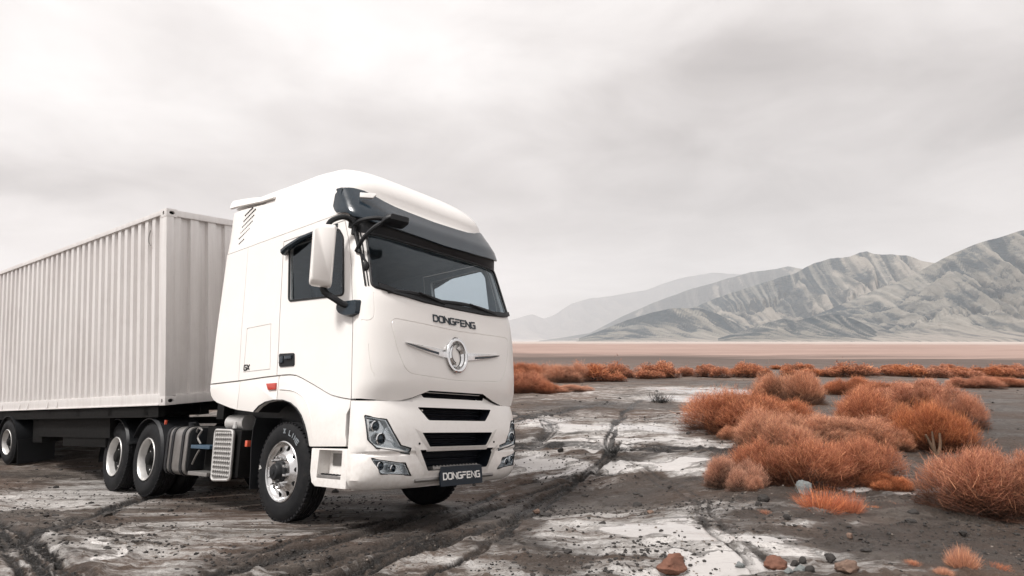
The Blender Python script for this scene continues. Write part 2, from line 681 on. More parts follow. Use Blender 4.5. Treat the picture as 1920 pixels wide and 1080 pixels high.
# tyre ruts: (points in the photograph, half width m, depth m, lug strength)
RUTS_PX = [
    ([(330, 1100), (425, 1070), (550, 1035), (670, 1005), (760, 975)], 0.10, 0.045, 0.4),
    ([(470, 1100), (650, 1045), (750, 1015), (860, 978), (960, 940), (1010, 922), (1060, 907)], 0.12, 0.05, 0.6),
    ([(600, 1105), (780, 1030), (880, 1000), (960, 978), (1010, 942), (1085, 902), (1125, 870), (1142, 845)], 0.11, 0.05, 0.6),
    ([(680, 1068), (735, 1042), (790, 1018)], 0.10, 0.06, 0.8),
    ([(860, 952), (960, 914), (1035, 899), (1100, 895)], 0.09, 0.035, 0.3),
    ([(790, 1090), (920, 1015), (1000, 965), (1065, 922), (1115, 885)], 0.055, 0.03, 0.3),
    ([(560, 1010), (680, 985), (800, 960)], 0.06, 0.025, 0.2),
    ([(-60, 960), (0, 1008), (50, 1045), (120, 1095)], 0.19, 0.05, 1.0),
    ([(90, 1000), (180, 966), (250, 938), (330, 915)], 0.12, 0.035, 0.3),
    ([(1150, 848), (1175, 868), (1215, 893), (1290, 930), (1330, 985), (1375, 1030)], 0.04, 0.010, 0.9),
    ([(1172, 862), (1230, 888), (1310, 925), (1356, 980), (1405, 1030)], 0.035, 0.009, 0.9),
    ([(1145, 842), (1145, 815), (1165, 780), (1195, 752)], 0.10, 0.018, 0.2),
    ([(950, 772), (1000, 784), (1035, 800), (1020, 815)], 0.16, 0.03, 0.2),
    ([(960, 838), (1060, 832), (1160, 836), (1260, 842), (1420, 846)], 0.2, 0.02, 0.0),
    ([(950, 790), (1040, 772), (1130, 757)], 0.25, 0.03, 0.0),
]


def dens(P, step=0.12):
    P = np.array(P)
    # smooth through the points (Catmull-Rom)
    Q = np.vstack([2 * P[0] - P[1], P, 2 * P[-1] - P[-2]])
    out = []
    for i in range(1, len(Q) - 2):
        n = max(3, int(np.linalg.norm(Q[i + 1] - Q[i]) / step))
        for t in np.linspace(0, 1, n, endpoint=False):
            a, b, c, d = Q[i - 1], Q[i], Q[i + 1], Q[i + 2]
            out.append(0.5 * (2 * b + (c - a) * t + (2 * a - 5 * b + 4 * c - d) * t ** 2 + (3 * b - a - 3 * c + d) * t ** 3))
    out.append(P[-1])
    return np.array(out)


RUTS = []
for pts_, hw_, dp_, lug_ in RUTS_PX:
    W_ = dens([ground_pt(*p)[:2] for p in pts_])
    s_ = np.concatenate([[0], np.cumsum(np.linalg.norm(np.diff(W_, axis=0), axis=1))])
    RUTS.append((W_, s_, hw_, dp_, lug_))


def rut_field(x, y):
    """height change, darkness of the pressed mud"""
    z = np.zeros_like(x)
    dark = np.zeros_like(x)
    wob = fbm(x * 1.3, y * 1.3, 3, 91) * 0.06
    for k, (W, S, hw, dp, lug) in enumerate(RUTS):
        lo, hi = W.min(0) - 1.2, W.max(0) + 1.2
        idx = np.nonzero((x > lo[0]) & (x < hi[0]) & (y > lo[1]) & (y < hi[1]))[0]
        for c in range(0, len(idx), 20000):
            ii = idx[c:c + 20000]
            dx = x[ii][:, None] - W[None, :, 0]
            dy = y[ii][:, None] - W[None, :, 1]
            d2 = dx * dx + dy * dy
            j = np.argmin(d2, 1)
            a = np.clip(j - 1, 0, len(W) - 1)
            b = np.clip(j + 1, 0, len(W) - 1)
            tv = W[b] - W[a]
            tv /= np.linalg.norm(tv, axis=1)[:, None] + 1e-9
            r = np.arange(len(ii))
            off = dx[r, j] * tv[:, 1] - dy[r, j] * tv[:, 0] + wob[ii]
            along = S[j] + dx[r, j] * tv[:, 0] + dy[r, j] * tv[:, 1]
            over = np.maximum(0, np.sqrt(d2[r, j]) - np.abs(off) - 0.25)
            endf = np.exp(-(over / 0.25) ** 2)
            u = np.abs(off) / hw
            core = 1 - sstep(0.72, 1.12, u)
            berm = np.exp(-((u - 1.45) / 0.33) ** 2)
            patchy = 0.65 + 0.5 * fbm(along * 0.9, off * 2 + k * 9, 2, 33 + k)
            patchy = np.clip(patchy, 0.1, 1.15)
            lugs = lug * 0.30 * dp * np.clip(np.sin(along * 2 * PI / 0.11 + np.abs(off) * 9) * 2.2, -1, 1) * core
            z[ii] += 1.35 * endf * ((-dp * core + 0.26 * dp * berm) * patchy + lugs * patchy)
            streak = np.clip(0.62 + 1.1 * fbm(off * 17 + k * 3, along * 0.7, 3, 55 + k), 0.05, 1.2)
            z[ii] -= endf * core * dp * 0.45 * (streak - 0.6) * patchy
            dk = endf * streak * (core * (0.75 + 0.25 * patchy) + 0.22 * (1 - sstep(1.1, 1.9, u)) * patchy)
            dark[ii] = np.maximum(dark[ii], np.clip(dk * (0.5 if hw < 0.045 else 1.0), 0, 1))
    return z, dark


PUDDLE_PX = [(1265, 990, 125, 20, 1.0), (1110, 803, 95, 6, 1.0), (1240, 806, 60, 6, 1.0), (1330, 733, 105, 5, 1.0), (1290, 749, 90, 4, 1.0), (1160, 826, 160, 5, 1.0),
             (1000, 870, 95, 12, 1.0), (1130, 880, 120, 8, 1.0), (1290, 872, 80, 9, 0.9), (1670, 925, 60, 6, 1.0), (1420, 1012, 90, 12, 0.9), (1330, 1062, 120, 14, 0.9), (995, 790, 55, 6, 1.0)]


def puddle_field(x, y):
    out = np.zeros_like(x)
    k = np.nonzero((y > 3) & (np.hypot(x, y) < 40))[0]
    if len(k):
        wx = x[k] + fbm(x[k] * 1.1, y[k] * 1.1, 3, 161) * 0.35
        wy = y[k] + fbm(x[k] * 1.1, y[k] * 1.1, 3, 167) * 0.45
        out[k] = px_blobs(PUDDLE_PX, wx, wy)
    return out


def ground_z(x, y, detail=True):
    x, y = np.atleast_1d(np.asarray(x, float)), np.atleast_1d(np.asarray(y, float))
    d = np.hypot(x, y)
    z = base_z(x, y)
    near = np.exp(-(d / 55.0) ** 2)
    # keep the strip where the wheels stand calm
    dx, dy = x - TO[0], y - TO[1]
    X = dx * TR[0, 0] + dy * TR[1, 0]
    Y = dx * TR[0, 1] + dy * TR[1, 1]
    calm = 1 - 0.8 * (1 - sstep(1.5, 2.3, np.abs(Y))) * (1 - sstep(1.6, 2.6, X)) * sstep(-9, -7.5, X)
    z = z + fbm(x * 0.45, y * 0.45, 3, 5) * 0.055 * near * calm
    z = z + fbm(x * 0.05, y * 0.05, 3, 7) * 0.22 * sstep(25, 90, d)
    if detail:
        nn = np.exp(-(d / 26.0) ** 2)
        nn = nn * (1 - 0.9 * sstep(0.25, 0.6, puddle_field(x, y)))
        z = z + fbm(x * 2.1, y * 2.1, 3, 21) * 0.024 * nn * calm
        lump = np.maximum(0, fbm(x * 6.5, y * 6.5, 3, 41) - 0.1)
        z = z + lump * 0.034 * nn * calm
        rz, rk = rut_field(x, y)
        z = z + rz + rk * nn * (0.020 * fbm(x * 9, y * 9, 3, 77) + 0.012 * fbm(x * 23, y * 23, 2, 78))
    return z


# white salt crust: (x, y, half width, half height in the photograph, amount)
SALT_PX = [
    (1330, 733, 110, 7, 1.0), (1290, 749, 100, 6, 1.0), (1000, 790, 60, 9, 0.9), (1110, 803, 100, 9, 1.0), (1240, 806, 70, 10, 1.0),
    (1150, 826, 190, 8, 0.9), (1340, 834, 100, 8, 0.9), (1020, 826, 90, 10, 0.7), (1000, 872, 110, 22, 0.95), (1130, 880, 150, 13, 0.95),
    (1280, 872, 110, 20, 0.85), (1390, 902, 110, 16, 0.75), (1270, 990, 150, 34, 1.0), (1420, 1012, 130, 30, 1.0), (1320, 1062, 180, 30, 0.95),
    (1090, 1005, 150, 32, 0.62), (930, 1062, 200, 30, 0.62), (150, 925, 220, 24, 0.72), (40, 1052, 110, 40, 0.6), (270, 1004, 36, 4, 1.2),
    (190, 1024, 30, 4, 1.2), (300, 1062, 200, 26, 0.62), (420, 1000, 150, 14, 0.45), (1670, 925, 70, 9, 0.85), (1745, 926, 30, 6, 0.9),
    (1040, 735, 70, 4, 0.5), (1490, 960, 70, 12, 0.3), (1500, 1040, 120, 24, 0.5), (1370, 965, 90, 16, 0.6), (640, 1020, 90, 12, 0.4), (1260, 1000, 330, 80, 0.52), (1160, 850, 280, 60, 0.48), (330, 1020, 460, 70, 0.42), (1180, 760, 240, 40, 0.36), (900, 1040, 260, 40, 0.45),
    (860, 985, 60, 8, 0.3), (960, 950, 60, 8, 0.35), (1180, 950, 90, 20, 0.35), (700, 1060, 80, 18, 0.45), (1580, 1060, 100, 20, 0.35),
]
MUD_PX = [(1100, 760, 170, 10), (1010, 812, 60, 7), (1160, 850, 90, 12), (1220, 912, 120, 14), (1210, 935, 150, 24), (1010, 1000, 60, 30), (1600, 985, 260, 20),
          (1780, 1020, 160, 40), (1640, 900, 300, 40), (1750, 780, 240, 60), (1480, 925, 150, 22), (560, 1035, 160, 24), (1700, 740, 300, 30), (1250, 715, 320, 6), (760, 985, 130, 26), (1050, 935, 80, 22), (1120, 930, 60, 14)]


def px_blobs(lst, x, y, amount=None):
    out = np.zeros_like(x)
    for it in lst:
        qx, qy, hw, hh = it[:4]
        a = it[4] if len(it) > 4 else 1.0
        c = ground_pt(qx, qy)
        n, f = ground_pt(qx, qy + hh), ground_pt(qx, max(qy - hh, 646))
        e = ground_pt(qx + hw, qy)
        rx = max(0.05, abs(e[0] - c[0]))
        ry = max(0.05, np.linalg.norm(n - f) / 2)
        vd = c[:2] / np.linalg.norm(c[:2])
        dx, dy = x - c[0], y - c[1]
        al = dx * vd[0] + dy * vd[1]
        ac = dx * vd[1] - dy * vd[0]
        q = (al / ry) ** 2 + (ac / rx) ** 2
        out = np.maximum(out, a * np.exp(-np.minimum(q, 30) ** 1.4 * 0.8))
    return out


def ground_mat():
    m, nt, b = new_mat('desert_mud')
    L = nt.links.new
    pos = nt.nodes.new('ShaderNodeNewGeometry').outputs['Position']

    def at(n):
        a = nt.nodes.new('ShaderNodeAttribute')
        a.attribute_name = n
        return a.outputs['Fac']
    salt, rut, mud, dist, pud = at('salt'), at('rut'), at('mud'), at('dist'), at('puddle')
    mp = nt.nodes.new('ShaderNodeMapping')
    mp.inputs['Scale'].default_value = (0.62, 1.35, 1.0)
    L(pos, mp.inputs[0])
    p = mp.outputs[0]
    nA = noise(nt, p, 0.55, 7, 0.62, 0.6)
    nB = noise(nt, p, 3.2, 7, 0.68, 0.4)
    nC = noise(nt, p, 19, 5, 0.7)
    nD = noise(nt, p, 75, 3, 0.75)
    ms = nt.nodes.new('ShaderNodeMapping')               # deposits drawn out by running water
    ms.inputs['Scale'].default_value = (0.45, 5.5, 1.0)
    ms.inputs['Rotation'].default_value = (0, 0, 0.10)
    L(pos, ms.inputs[0])
    nS = noise(nt, ms.outputs[0], 1.0, 7, 0.62, 0.5)
    # damp brown to grey mud
    c = ramp(nt, nB, [(0.30, (0.024, 0.0195, 0.0165)), (0.47, (0.085, 0.066, 0.052)), (0.70, (0.27, 0.232, 0.20))])
    c = mixc(nt, ramp(nt, nA, [(0.42, (0, 0, 0)), (0.68, (0.85, 0.85, 0.85))]), c, (0.145, 0.083, 0.052))
    # salt crust where the attribute plus noise says so
    s = mth(nt, 'ADD', mth(nt, 'MULTIPLY_ADD', salt, 1.12, 0.08), mth(nt, 'MULTIPLY', mth(nt, 'SUBTRACT', nB, 0.5), 1.3))
    s = mth(nt, 'ADD', s, mth(nt, 'MULTIPLY', mth(nt, 'SUBTRACT', nC, 0.5), 1.6))
    s = mth(nt, 'ADD', s, mth(nt, 'MULTIPLY', mth(nt, 'SUBTRACT', nS, 0.5), 2.6))
    s = mth(nt, 'SUBTRACT', s, mth(nt, 'MULTIPLY', rut, 0.75))
    s = mth(nt, 'SUBTRACT', s, mth(nt, 'MULTIPLY', mud, 0.45))
    sm = ramp(nt, s, [(0.30, (0, 0, 0)), (1.0, (1, 1, 1))])
    saltc = ramp(nt, nC, [(0.3, (0.48, 0.45, 0.425)), (0.65, (0.72, 0.695, 0.67))])
    c = mixc(nt, sm, c, saltc)
    # wet pressed mud of the tracks
    mk = mth(nt, 'MULTIPLY', rut, mth(nt, 'MULTIPLY_ADD', nC, 1.6, 0.55), clamp=True)
    c = mixc(nt, mk, c, (0.016, 0.0135, 0.012))
    c = mixc(nt, mth(nt, 'MULTIPLY', mud, mth(nt, 'MULTIPLY_ADD', nB, 0.8, 0.15), clamp=True), c, (0.030, 0.025, 0.022))
    # grit
    g1 = ramp(nt, nD, [(0.56, (0, 0, 0)), (0.66, (1, 1, 1))])
    pits = ramp(nt, nC, [(0.56, (0, 0, 0)), (0.68, (0.85, 0.85, 0.85))])
    pits = mth(nt, 'MULTIPLY', pits, mth(nt, 'SUBTRACT', 1.0, mth(nt, 'MULTIPLY', salt, 0.75, clamp=True), clamp=True))
    c = mixc(nt, pits, c, (0.040, 0.033, 0.029))
    c = mixc(nt, mth(nt, 'MULTIPLY', g1, 0.72), c, (0.030, 0.025, 0.022))
    g2 = ramp(nt, nD, [(0.28, (1, 1, 1)), (0.36, (0, 0, 0))])
    c = mixc(nt, mth(nt, 'MULTIPLY', g2, 0.5), c, (0.55, 0.52, 0.48))
    # far flats: dark soil, then pinkish sand, then pale dust with haze mixed into its colour
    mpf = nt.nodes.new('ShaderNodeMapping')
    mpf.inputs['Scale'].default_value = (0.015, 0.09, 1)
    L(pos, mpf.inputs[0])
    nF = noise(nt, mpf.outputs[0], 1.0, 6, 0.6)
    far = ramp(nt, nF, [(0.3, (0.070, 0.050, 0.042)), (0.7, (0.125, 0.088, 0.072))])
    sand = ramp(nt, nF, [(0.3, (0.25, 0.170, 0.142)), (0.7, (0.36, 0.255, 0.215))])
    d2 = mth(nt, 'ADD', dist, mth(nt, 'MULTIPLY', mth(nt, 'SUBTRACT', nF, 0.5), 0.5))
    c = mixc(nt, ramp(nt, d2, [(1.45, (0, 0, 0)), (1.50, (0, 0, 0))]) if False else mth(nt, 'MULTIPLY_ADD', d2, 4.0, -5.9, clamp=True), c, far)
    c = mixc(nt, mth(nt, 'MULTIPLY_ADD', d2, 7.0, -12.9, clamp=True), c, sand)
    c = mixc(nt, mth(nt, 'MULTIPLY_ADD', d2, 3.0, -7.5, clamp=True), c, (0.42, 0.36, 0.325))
    # films of water over pale silt
    pm = ramp(nt, mth(nt, 'ADD', pud, mth(nt, 'MULTIPLY', mth(nt, 'SUBTRACT', nS, 0.5), 0.9)), [(0.38, (0, 0, 0)), (0.56, (1, 1, 1))])
    pm = mth(nt, 'MULTIPLY', pm, mth(nt, 'SUBTRACT', 1.0, mth(nt, 'MULTIPLY', rut, 0.8), clamp=True))
    c = mixc(nt, mth(nt, 'MULTIPLY', pm, 0.85), c, (0.43, 0.41, 0.395))
    L(c, b.inputs['Base Color'])
    wet = ramp(nt, nA, [(0.40, (1, 1, 1)), (0.58, (0, 0, 0))])
    ro = mth(nt, 'SUBTRACT', mth(nt, 'MULTIPLY_ADD', nC, 0.35, 0.52), mth(nt, 'MULTIPLY', rut, 0.18))
    ro = mth(nt, 'SUBTRACT', ro, mth(nt, 'MULTIPLY', wet, 0.25))
    ro = mth(nt, 'SUBTRACT', ro, mth(nt, 'MULTIPLY', mth(nt, 'MULTIPLY', salt, sm, clamp=True), 0.34))
    ro = mth(nt, 'ADD', ro, mth(nt, 'MULTIPLY_ADD', d2, 1.5, -2.2, clamp=True))
    ro = mth(nt, 'ADD', mth(nt, 'MULTIPLY', ro, mth(nt, 'SUBTRACT', 1.0, pm)), mth(nt, 'MULTIPLY', pm, 0.10))
    L(ro, b.inputs['Roughness'])
    b.inputs['Specular IOR Level'].default_value = 0.5
    near = mth(nt, 'MULTIPLY_ADD', dist, -2.2, 3.4, clamp=True)
    h = mth(nt, 'ADD', mth(nt, 'MULTIPLY', nC, 1.0), mth(nt, 'MULTIPLY', nD, 0.55))
    h = mth(nt, 'ADD', h, mth(nt, 'MULTIPLY', nB, 1.2))
    h = mth(nt, 'MULTIPLY', h, near)
    h = mth(nt, 'MULTIPLY', h, mth(nt, 'SUBTRACT', 1.0, mth(nt, 'MULTIPLY', mth(nt, 'MULTIPLY', salt, sm, clamp=True), 0.8)))
    h = mth(nt, 'MULTIPLY', h, mth(nt, 'SUBTRACT', 1.0, mth(nt, 'MULTIPLY', pm, 0.97)))
    bump(nt, h, b, 1.0, 0.07)
    return m


def build_ground():
    fr = np.linspace(R_(-52), R_(52), 780)
    bk = np.linspace(R_(52), R_(308), 60)[1:-1]
    ang = np.concatenate([fr, bk])
    rad = np.concatenate([np.geomspace(0.6, 4.2, 12, endpoint=False), np.geomspace(4.2, 45, 560, endpoint=False), np.geomspace(45, 600, 90, endpoint=False), np.geomspace(600, 26000, 50)])
    A, Rr = np.meshgrid(ang, rad)
    x, y = (Rr * np.sin(A)).ravel(), (Rr * np.cos(A)).ravel()
    n, m = len(rad), len(ang)
    z = ground_z(x, y)
    _, rut = rut_field(x, y)
    front = y > 0
    salt = np.zeros_like(x)
    mud = np.zeros_like(x)
    nr = front & (np.hypot(x, y) < 60)
    wx = x[nr] + fbm(x[nr] * 0.8, y[nr] * 0.8, 3, 61) * 0.5
    wy = y[nr] + fbm(x[nr] * 0.8, y[nr] * 0.8, 3, 67) * 0.7
    salt[nr] = px_blobs(SALT_PX, wx, wy)
    mud[nr] = px_blobs(MUD_PX, wx, wy)
    dist = np.log10(np.maximum(np.hypot(x, y), 0.1))
    i = np.arange(n - 1)[:, None] * m
    j = np.arange(m)[None, :]
    jn = (j + 1) % m
    F = np.stack([i + j, i + jn, i + m + jn, i + m + j], -1).reshape(-1, 4)[:, ::-1]
    V = np.stack([x, y, z], 1)
    # centre
    me = np_mesh('ground', V, F, ground_mat(), True, {'salt': salt, 'rut': rut, 'mud': mud, 'dist': dist, 'puddle': puddle_field(x, y)})
    return tag(link('ground', me), 'damp brown desert mud with white salt crust and tyre ruts', kind='structure')


build_ground()


# ------------------------------------------------------------------ mountains
def mountain_mat(name, pale, dark, dark_at, streaky=1.0):
    m, nt, b = new_mat(name)
    L = nt.links.new
    pos = nt.nodes.new('ShaderNodeNewGeometry')
    mp = nt.nodes.new('ShaderNodeMapping')
    mp.inputs['Scale'].default_value = (0.001, 0.001, 0.002)
    L(pos.outputs['Position'], mp.inputs[0])
    a = nt.nodes.new('ShaderNodeAttribute')
    a.attribute_name = 'rock'
    n1 = noise(nt, mp.outputs[0], 2.6, 8, 0.6, 0.8)
    n2 = noise(nt, mp.outputs[0], 24, 7, 0.7, 0.6)
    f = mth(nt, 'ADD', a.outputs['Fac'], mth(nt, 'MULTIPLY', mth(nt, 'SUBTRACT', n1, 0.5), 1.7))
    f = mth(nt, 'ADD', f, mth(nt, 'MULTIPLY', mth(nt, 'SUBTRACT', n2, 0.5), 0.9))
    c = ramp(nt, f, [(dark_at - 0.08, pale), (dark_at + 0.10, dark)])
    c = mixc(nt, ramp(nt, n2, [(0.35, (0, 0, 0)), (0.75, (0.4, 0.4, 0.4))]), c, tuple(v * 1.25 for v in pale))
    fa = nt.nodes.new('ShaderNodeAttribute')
    fa.attribute_name = 'fan_mist'
    c = mixc(nt, mth(nt, 'MULTIPLY', fa.outputs['Fac'], 0.8), c, (0.47, 0.42, 0.375))  # pale fan sand, with the mist at the foot put into the colour
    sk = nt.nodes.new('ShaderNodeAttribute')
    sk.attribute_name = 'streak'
    c = mixc(nt, mth(nt, 'MULTIPLY', sk.outputs['Fac'], -0.9 * streaky, clamp=True), c, (0.040, 0.072, 0.095))  # bluish streaks: shade of the slopes put into the colour
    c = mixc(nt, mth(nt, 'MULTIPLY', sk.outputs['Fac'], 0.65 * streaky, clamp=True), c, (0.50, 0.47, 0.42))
    L(c, b.inputs['Base Color'])
    b.inputs['Roughness'].default_value = 0.95
    b.inputs['Specular IOR Level'].default_value = 0.1
    bump(nt, n2, b, 0.8, 90)
    return m


def mountain(name, label, sil, D_foot, D_crest, mat, seed, az_pad=2.0, shear=0.05, nu=600, nv=190, gully=0.42, foot_y=640.0):
    """sil: skyline in the photograph. The range rises from a foot line to its crest, with spurs and gullies."""
    sx = np.array([p[0] for p in sil], float)
    sy = np.array([p[1] for p in sil], float)
    az = np.arctan2((sx - 960) / FPX, 1.0)
    el = (foot_y - sy) / FPX * np.cos(az)
    aa = np.linspace(az[0], az[-1], nu)
    vv = np.concatenate([np.linspace(0, 1, nv), np.linspace(1, 1.6, nv // 4)[1:]])
    A, Vv = np.meshgrid(aa, vv)
    crest = np.interp(A, az, el)
    df = np.interp(A, [az[0], az[-1]], D_foot)
    dc = np.interp(A, [az[0], az[-1]], D_crest)
    dd = df + (dc - df) * Vv
    x, y = dd * np.sin(A), dd * np.cos(A)
    Hc = crest * dc
    sc = min(1.0, 7000.0 / D_crest[0]) / 1000.0
    # spurs run down towards the plain, leaning to one side
    u = A * dc * sc * 2.0 + Vv * shear * 22
    wz = fbm(x * sc * 0.8, y * sc * 0.8, 3, seed + 3)
    r1 = ridged(u * 0.9 + wz * 0.9, Vv * 1.1 + wz * 0.5, 6, seed)
    r2 = ridged(u * 3.4 + wz * 2.2, Vv * 1.6 + wz, 5, seed + 50)
    r3 = ridged(u * 8.0 + wz * 3.0, Vv * 3.0 + wz, 4, seed + 80)
    prof = 0.30 * np.clip(Vv, 0, 1) + 0.70 * np.clip(Vv, 0, 1) ** 2.1
    back = np.where(Vv > 1, 1 - 0.9 * (Vv - 1) / 0.6, 1.0)
    mid = np.clip(4 * Vv * (1 - Vv), 0, 1) ** 0.6
    n1_, n2_, n3_ = (np.clip(r / m_, 0, 1) for r, m_ in ((r1, 1.55), (r2, 1.5), (r3, 1.45)))
    k = 1 - (gully * 1.35 * (1 - n1_) + 0.34 * (1 - n2_) + 0.17 * (1 - n3_)) * mid
    k = np.maximum(k, 0.12)
    h = Hc * prof * np.where(Vv <= 1, k, back)
    h = h + Hc * 0.010 * fbm(u * 3.0, Vv * 6, 4, seed + 9) * np.clip(Vv * 3, 0, 1)
    # low fan at the foot sinks under the plain
    z = h - 14 * (1 - sstep(0, 0.06, Vv))
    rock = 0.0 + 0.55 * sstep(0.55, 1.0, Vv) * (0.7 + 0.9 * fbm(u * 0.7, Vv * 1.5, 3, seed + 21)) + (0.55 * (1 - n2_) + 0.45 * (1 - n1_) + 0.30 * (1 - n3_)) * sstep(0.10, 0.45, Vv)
    streak = fbm(u * 13 + wz * 3, Vv * 1.5, 4, seed + 31) + 0.6 * fbm(u * 34 + wz * 5, Vv * 3.0, 3, seed + 33)
    fan_mist = 1 - sstep(0.04, 0.42, Vv - 0.10 * (n2_ - 0.5))
    n, m = A.shape
    V = np.stack([x.ravel(), y.ravel(), z.ravel()], 1)
    i = np.arange(n - 1)[:, None] * m
    j = np.arange(m - 1)[None, :]
    F = np.stack([i + j, i + j + 1, i + m + j + 1, i + m + j], -1).reshape(-1, 4)
    me = np_mesh(name, V, F, mat, True, {'rock': rock.ravel(), 'fan_mist': fan_mist.ravel(), 'streak': streak.ravel()})
    return tag(link(name, me), label, kind='structure')


PALE, DARK = (0.37, 0.345, 0.31), (0.012, 0.046, 0.072)  # dark rock; its blue also paints the shaded slopes
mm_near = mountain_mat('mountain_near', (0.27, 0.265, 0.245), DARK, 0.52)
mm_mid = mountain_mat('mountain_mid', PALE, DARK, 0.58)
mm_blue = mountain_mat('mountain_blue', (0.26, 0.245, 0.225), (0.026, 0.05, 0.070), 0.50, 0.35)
mm_far = mountain_mat('mountain_far', (0.14, 0.14, 0.14), (0.08, 0.09, 0.10), 0.5, 0.2)
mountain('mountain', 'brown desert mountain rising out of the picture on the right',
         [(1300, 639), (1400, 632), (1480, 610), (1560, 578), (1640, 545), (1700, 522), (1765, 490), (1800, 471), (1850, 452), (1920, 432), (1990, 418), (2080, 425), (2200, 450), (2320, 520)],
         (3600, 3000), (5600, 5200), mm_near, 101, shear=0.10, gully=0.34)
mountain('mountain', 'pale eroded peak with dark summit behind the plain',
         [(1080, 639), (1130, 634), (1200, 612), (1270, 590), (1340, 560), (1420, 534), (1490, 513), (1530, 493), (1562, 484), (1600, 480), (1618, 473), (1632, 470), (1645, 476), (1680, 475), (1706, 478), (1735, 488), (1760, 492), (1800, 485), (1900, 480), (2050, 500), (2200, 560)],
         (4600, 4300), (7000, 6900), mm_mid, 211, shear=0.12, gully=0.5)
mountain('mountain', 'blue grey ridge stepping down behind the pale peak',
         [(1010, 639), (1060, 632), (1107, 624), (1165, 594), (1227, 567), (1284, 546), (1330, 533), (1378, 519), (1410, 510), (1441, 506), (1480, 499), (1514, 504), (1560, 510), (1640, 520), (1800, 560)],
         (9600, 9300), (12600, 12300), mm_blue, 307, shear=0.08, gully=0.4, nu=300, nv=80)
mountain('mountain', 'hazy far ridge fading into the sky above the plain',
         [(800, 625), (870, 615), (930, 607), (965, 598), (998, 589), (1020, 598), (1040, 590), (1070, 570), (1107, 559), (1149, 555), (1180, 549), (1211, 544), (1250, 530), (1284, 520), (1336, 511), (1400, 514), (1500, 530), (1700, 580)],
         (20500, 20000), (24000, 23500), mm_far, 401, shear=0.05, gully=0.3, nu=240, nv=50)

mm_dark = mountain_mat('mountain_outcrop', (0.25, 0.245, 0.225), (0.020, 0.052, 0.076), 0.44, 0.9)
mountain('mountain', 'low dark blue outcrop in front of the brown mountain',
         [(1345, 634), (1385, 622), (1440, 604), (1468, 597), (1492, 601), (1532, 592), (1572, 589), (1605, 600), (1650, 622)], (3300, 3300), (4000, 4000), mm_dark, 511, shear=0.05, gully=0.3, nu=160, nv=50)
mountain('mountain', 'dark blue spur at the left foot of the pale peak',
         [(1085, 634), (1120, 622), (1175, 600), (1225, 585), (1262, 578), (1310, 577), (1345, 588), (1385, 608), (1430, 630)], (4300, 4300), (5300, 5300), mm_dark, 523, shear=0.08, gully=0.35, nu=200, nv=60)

# ------------------------------------------------------------------ haze over the whole place
hb = MB()
hb.bx(-26500, 26500, -26500, 26500, -16, 3400)
hm = bpy.data.materials.new('haze_air')
hm.use_nodes = True
hnt = hm.node_tree
hnt.nodes.clear()
ho = hnt.nodes.new('ShaderNodeOutputMaterial')
pv = hnt.nodes.new('ShaderNodeVolumePrincipled')
pv.inputs['Color'].default_value = (0.895, 0.92, 0.95, 1)
pv.inputs['Density'].default_value = 5.2e-5
hnt.links.new(pv.outputs[0], ho.inputs['Volume'])
tag(hb.build('haze', hm, smooth=0), 'pale dusty haze over the plain', kind='stuff')

# ================================================================== the tractor
KY = 0.95                                        # its width, near side kept in place
TRUCK = empty('tractor_truck', mat4(TR, TO) @ Matrix.Translation((0, -1.25 * (1 - KY), 0)) @ Matrix.Diagonal((1, KY, 1, 1)))
tag(TRUCK, 'cream white tractor truck with smoked sun visor and round chrome emblem', 'truck')
W_T, X_R = 1.25, -1.85
YN = [-1, -0.9996, -0.998, -0.993, -0.983, -0.966, -0.942, -0.91, -0.87, -0.82, -0.75, -0.65, -0.52, -0.35, -0.18]
YN = YN + [0.0] + [-v for v in YN[::-1]]
NSIDE = 26


def cab_xf(z):
    return np.interp(z, [1.2, 1.27, 1.40, 1.6, 2.0, 2.3, 2.4, 2.95, 3.3, 3.45, 3.6, 3.8], [1.48, 1.50, 1.54, 1.545, 1.52, 1.475, 1.44, 1.24, 1.09, 1.03, 0.95, 0.8])


def cab_w(z):
    return np.interp(z, [0, 2.2, 3.3, 3.6], [1.25, 1.25, 1.225, 1.2])


def bum_xf(z):
    return np.interp(z, [.40, .44, .50, .60, .72, .745, .77, .95, 1.05, 1.15, 1.25, 1.37], [1.455, 1.515, 1.552, 1.575, 1.568, 1.545, 1.575, 1.572, 1.56, 1.54, 1.505, 1.475])


def surf(y, z, off=0.0, f=cab_xf, d=0.27):
    q = min(1.0, abs(y) / float(cab_w(z)))
    return float(f(z)) - d + d * math.sqrt(max(0, 1 - q ** 6)) + off


def surf_n(y, z, f=cab_xf, d=0.27):
    e = 0.01
    gy = (surf(y + e, z, 0, f, d) - surf(y - e, z, 0, f, d)) / (2 * e)
    gz = (surf(y, z + e, 0, f, d) - surf(y, z - e, 0, f, d)) / (2 * e)
    return Vector((1, -gy, -gz)).normalized()


def plan_ring(xfv, wv, xr, d=0.27, ins=0.0):
    """closed outline of the cab seen from above, near side rear -> front -> far side rear"""
    xs = xfv - d
    r = []
    for k in range(NSIDE):
        t = k / NSIDE
        r.append((xr + 0.06 + (xs - xr - 0.06) * t, -wv))
    for q in YN:
        r.append((xs + d * math.sqrt(max(0, 1 - abs(q) ** 6)), q * wv))
    for k in range(NSIDE - 1, -1, -1):
        t = k / NSIDE
        r.append((xr + 0.06 + (xs - xr - 0.06) * t, wv))
    for q in (0.995, 0.97, 0.8, 0.4, 0, -0.4, -0.8, -0.97, -0.995):
        c = 0.06 * (1 - math.sqrt(max(0, 1 - max(0, (abs(q) * wv - (wv - 0.06)) / 0.06) ** 2)))
        r.append((xr + c, q * wv))
    return r


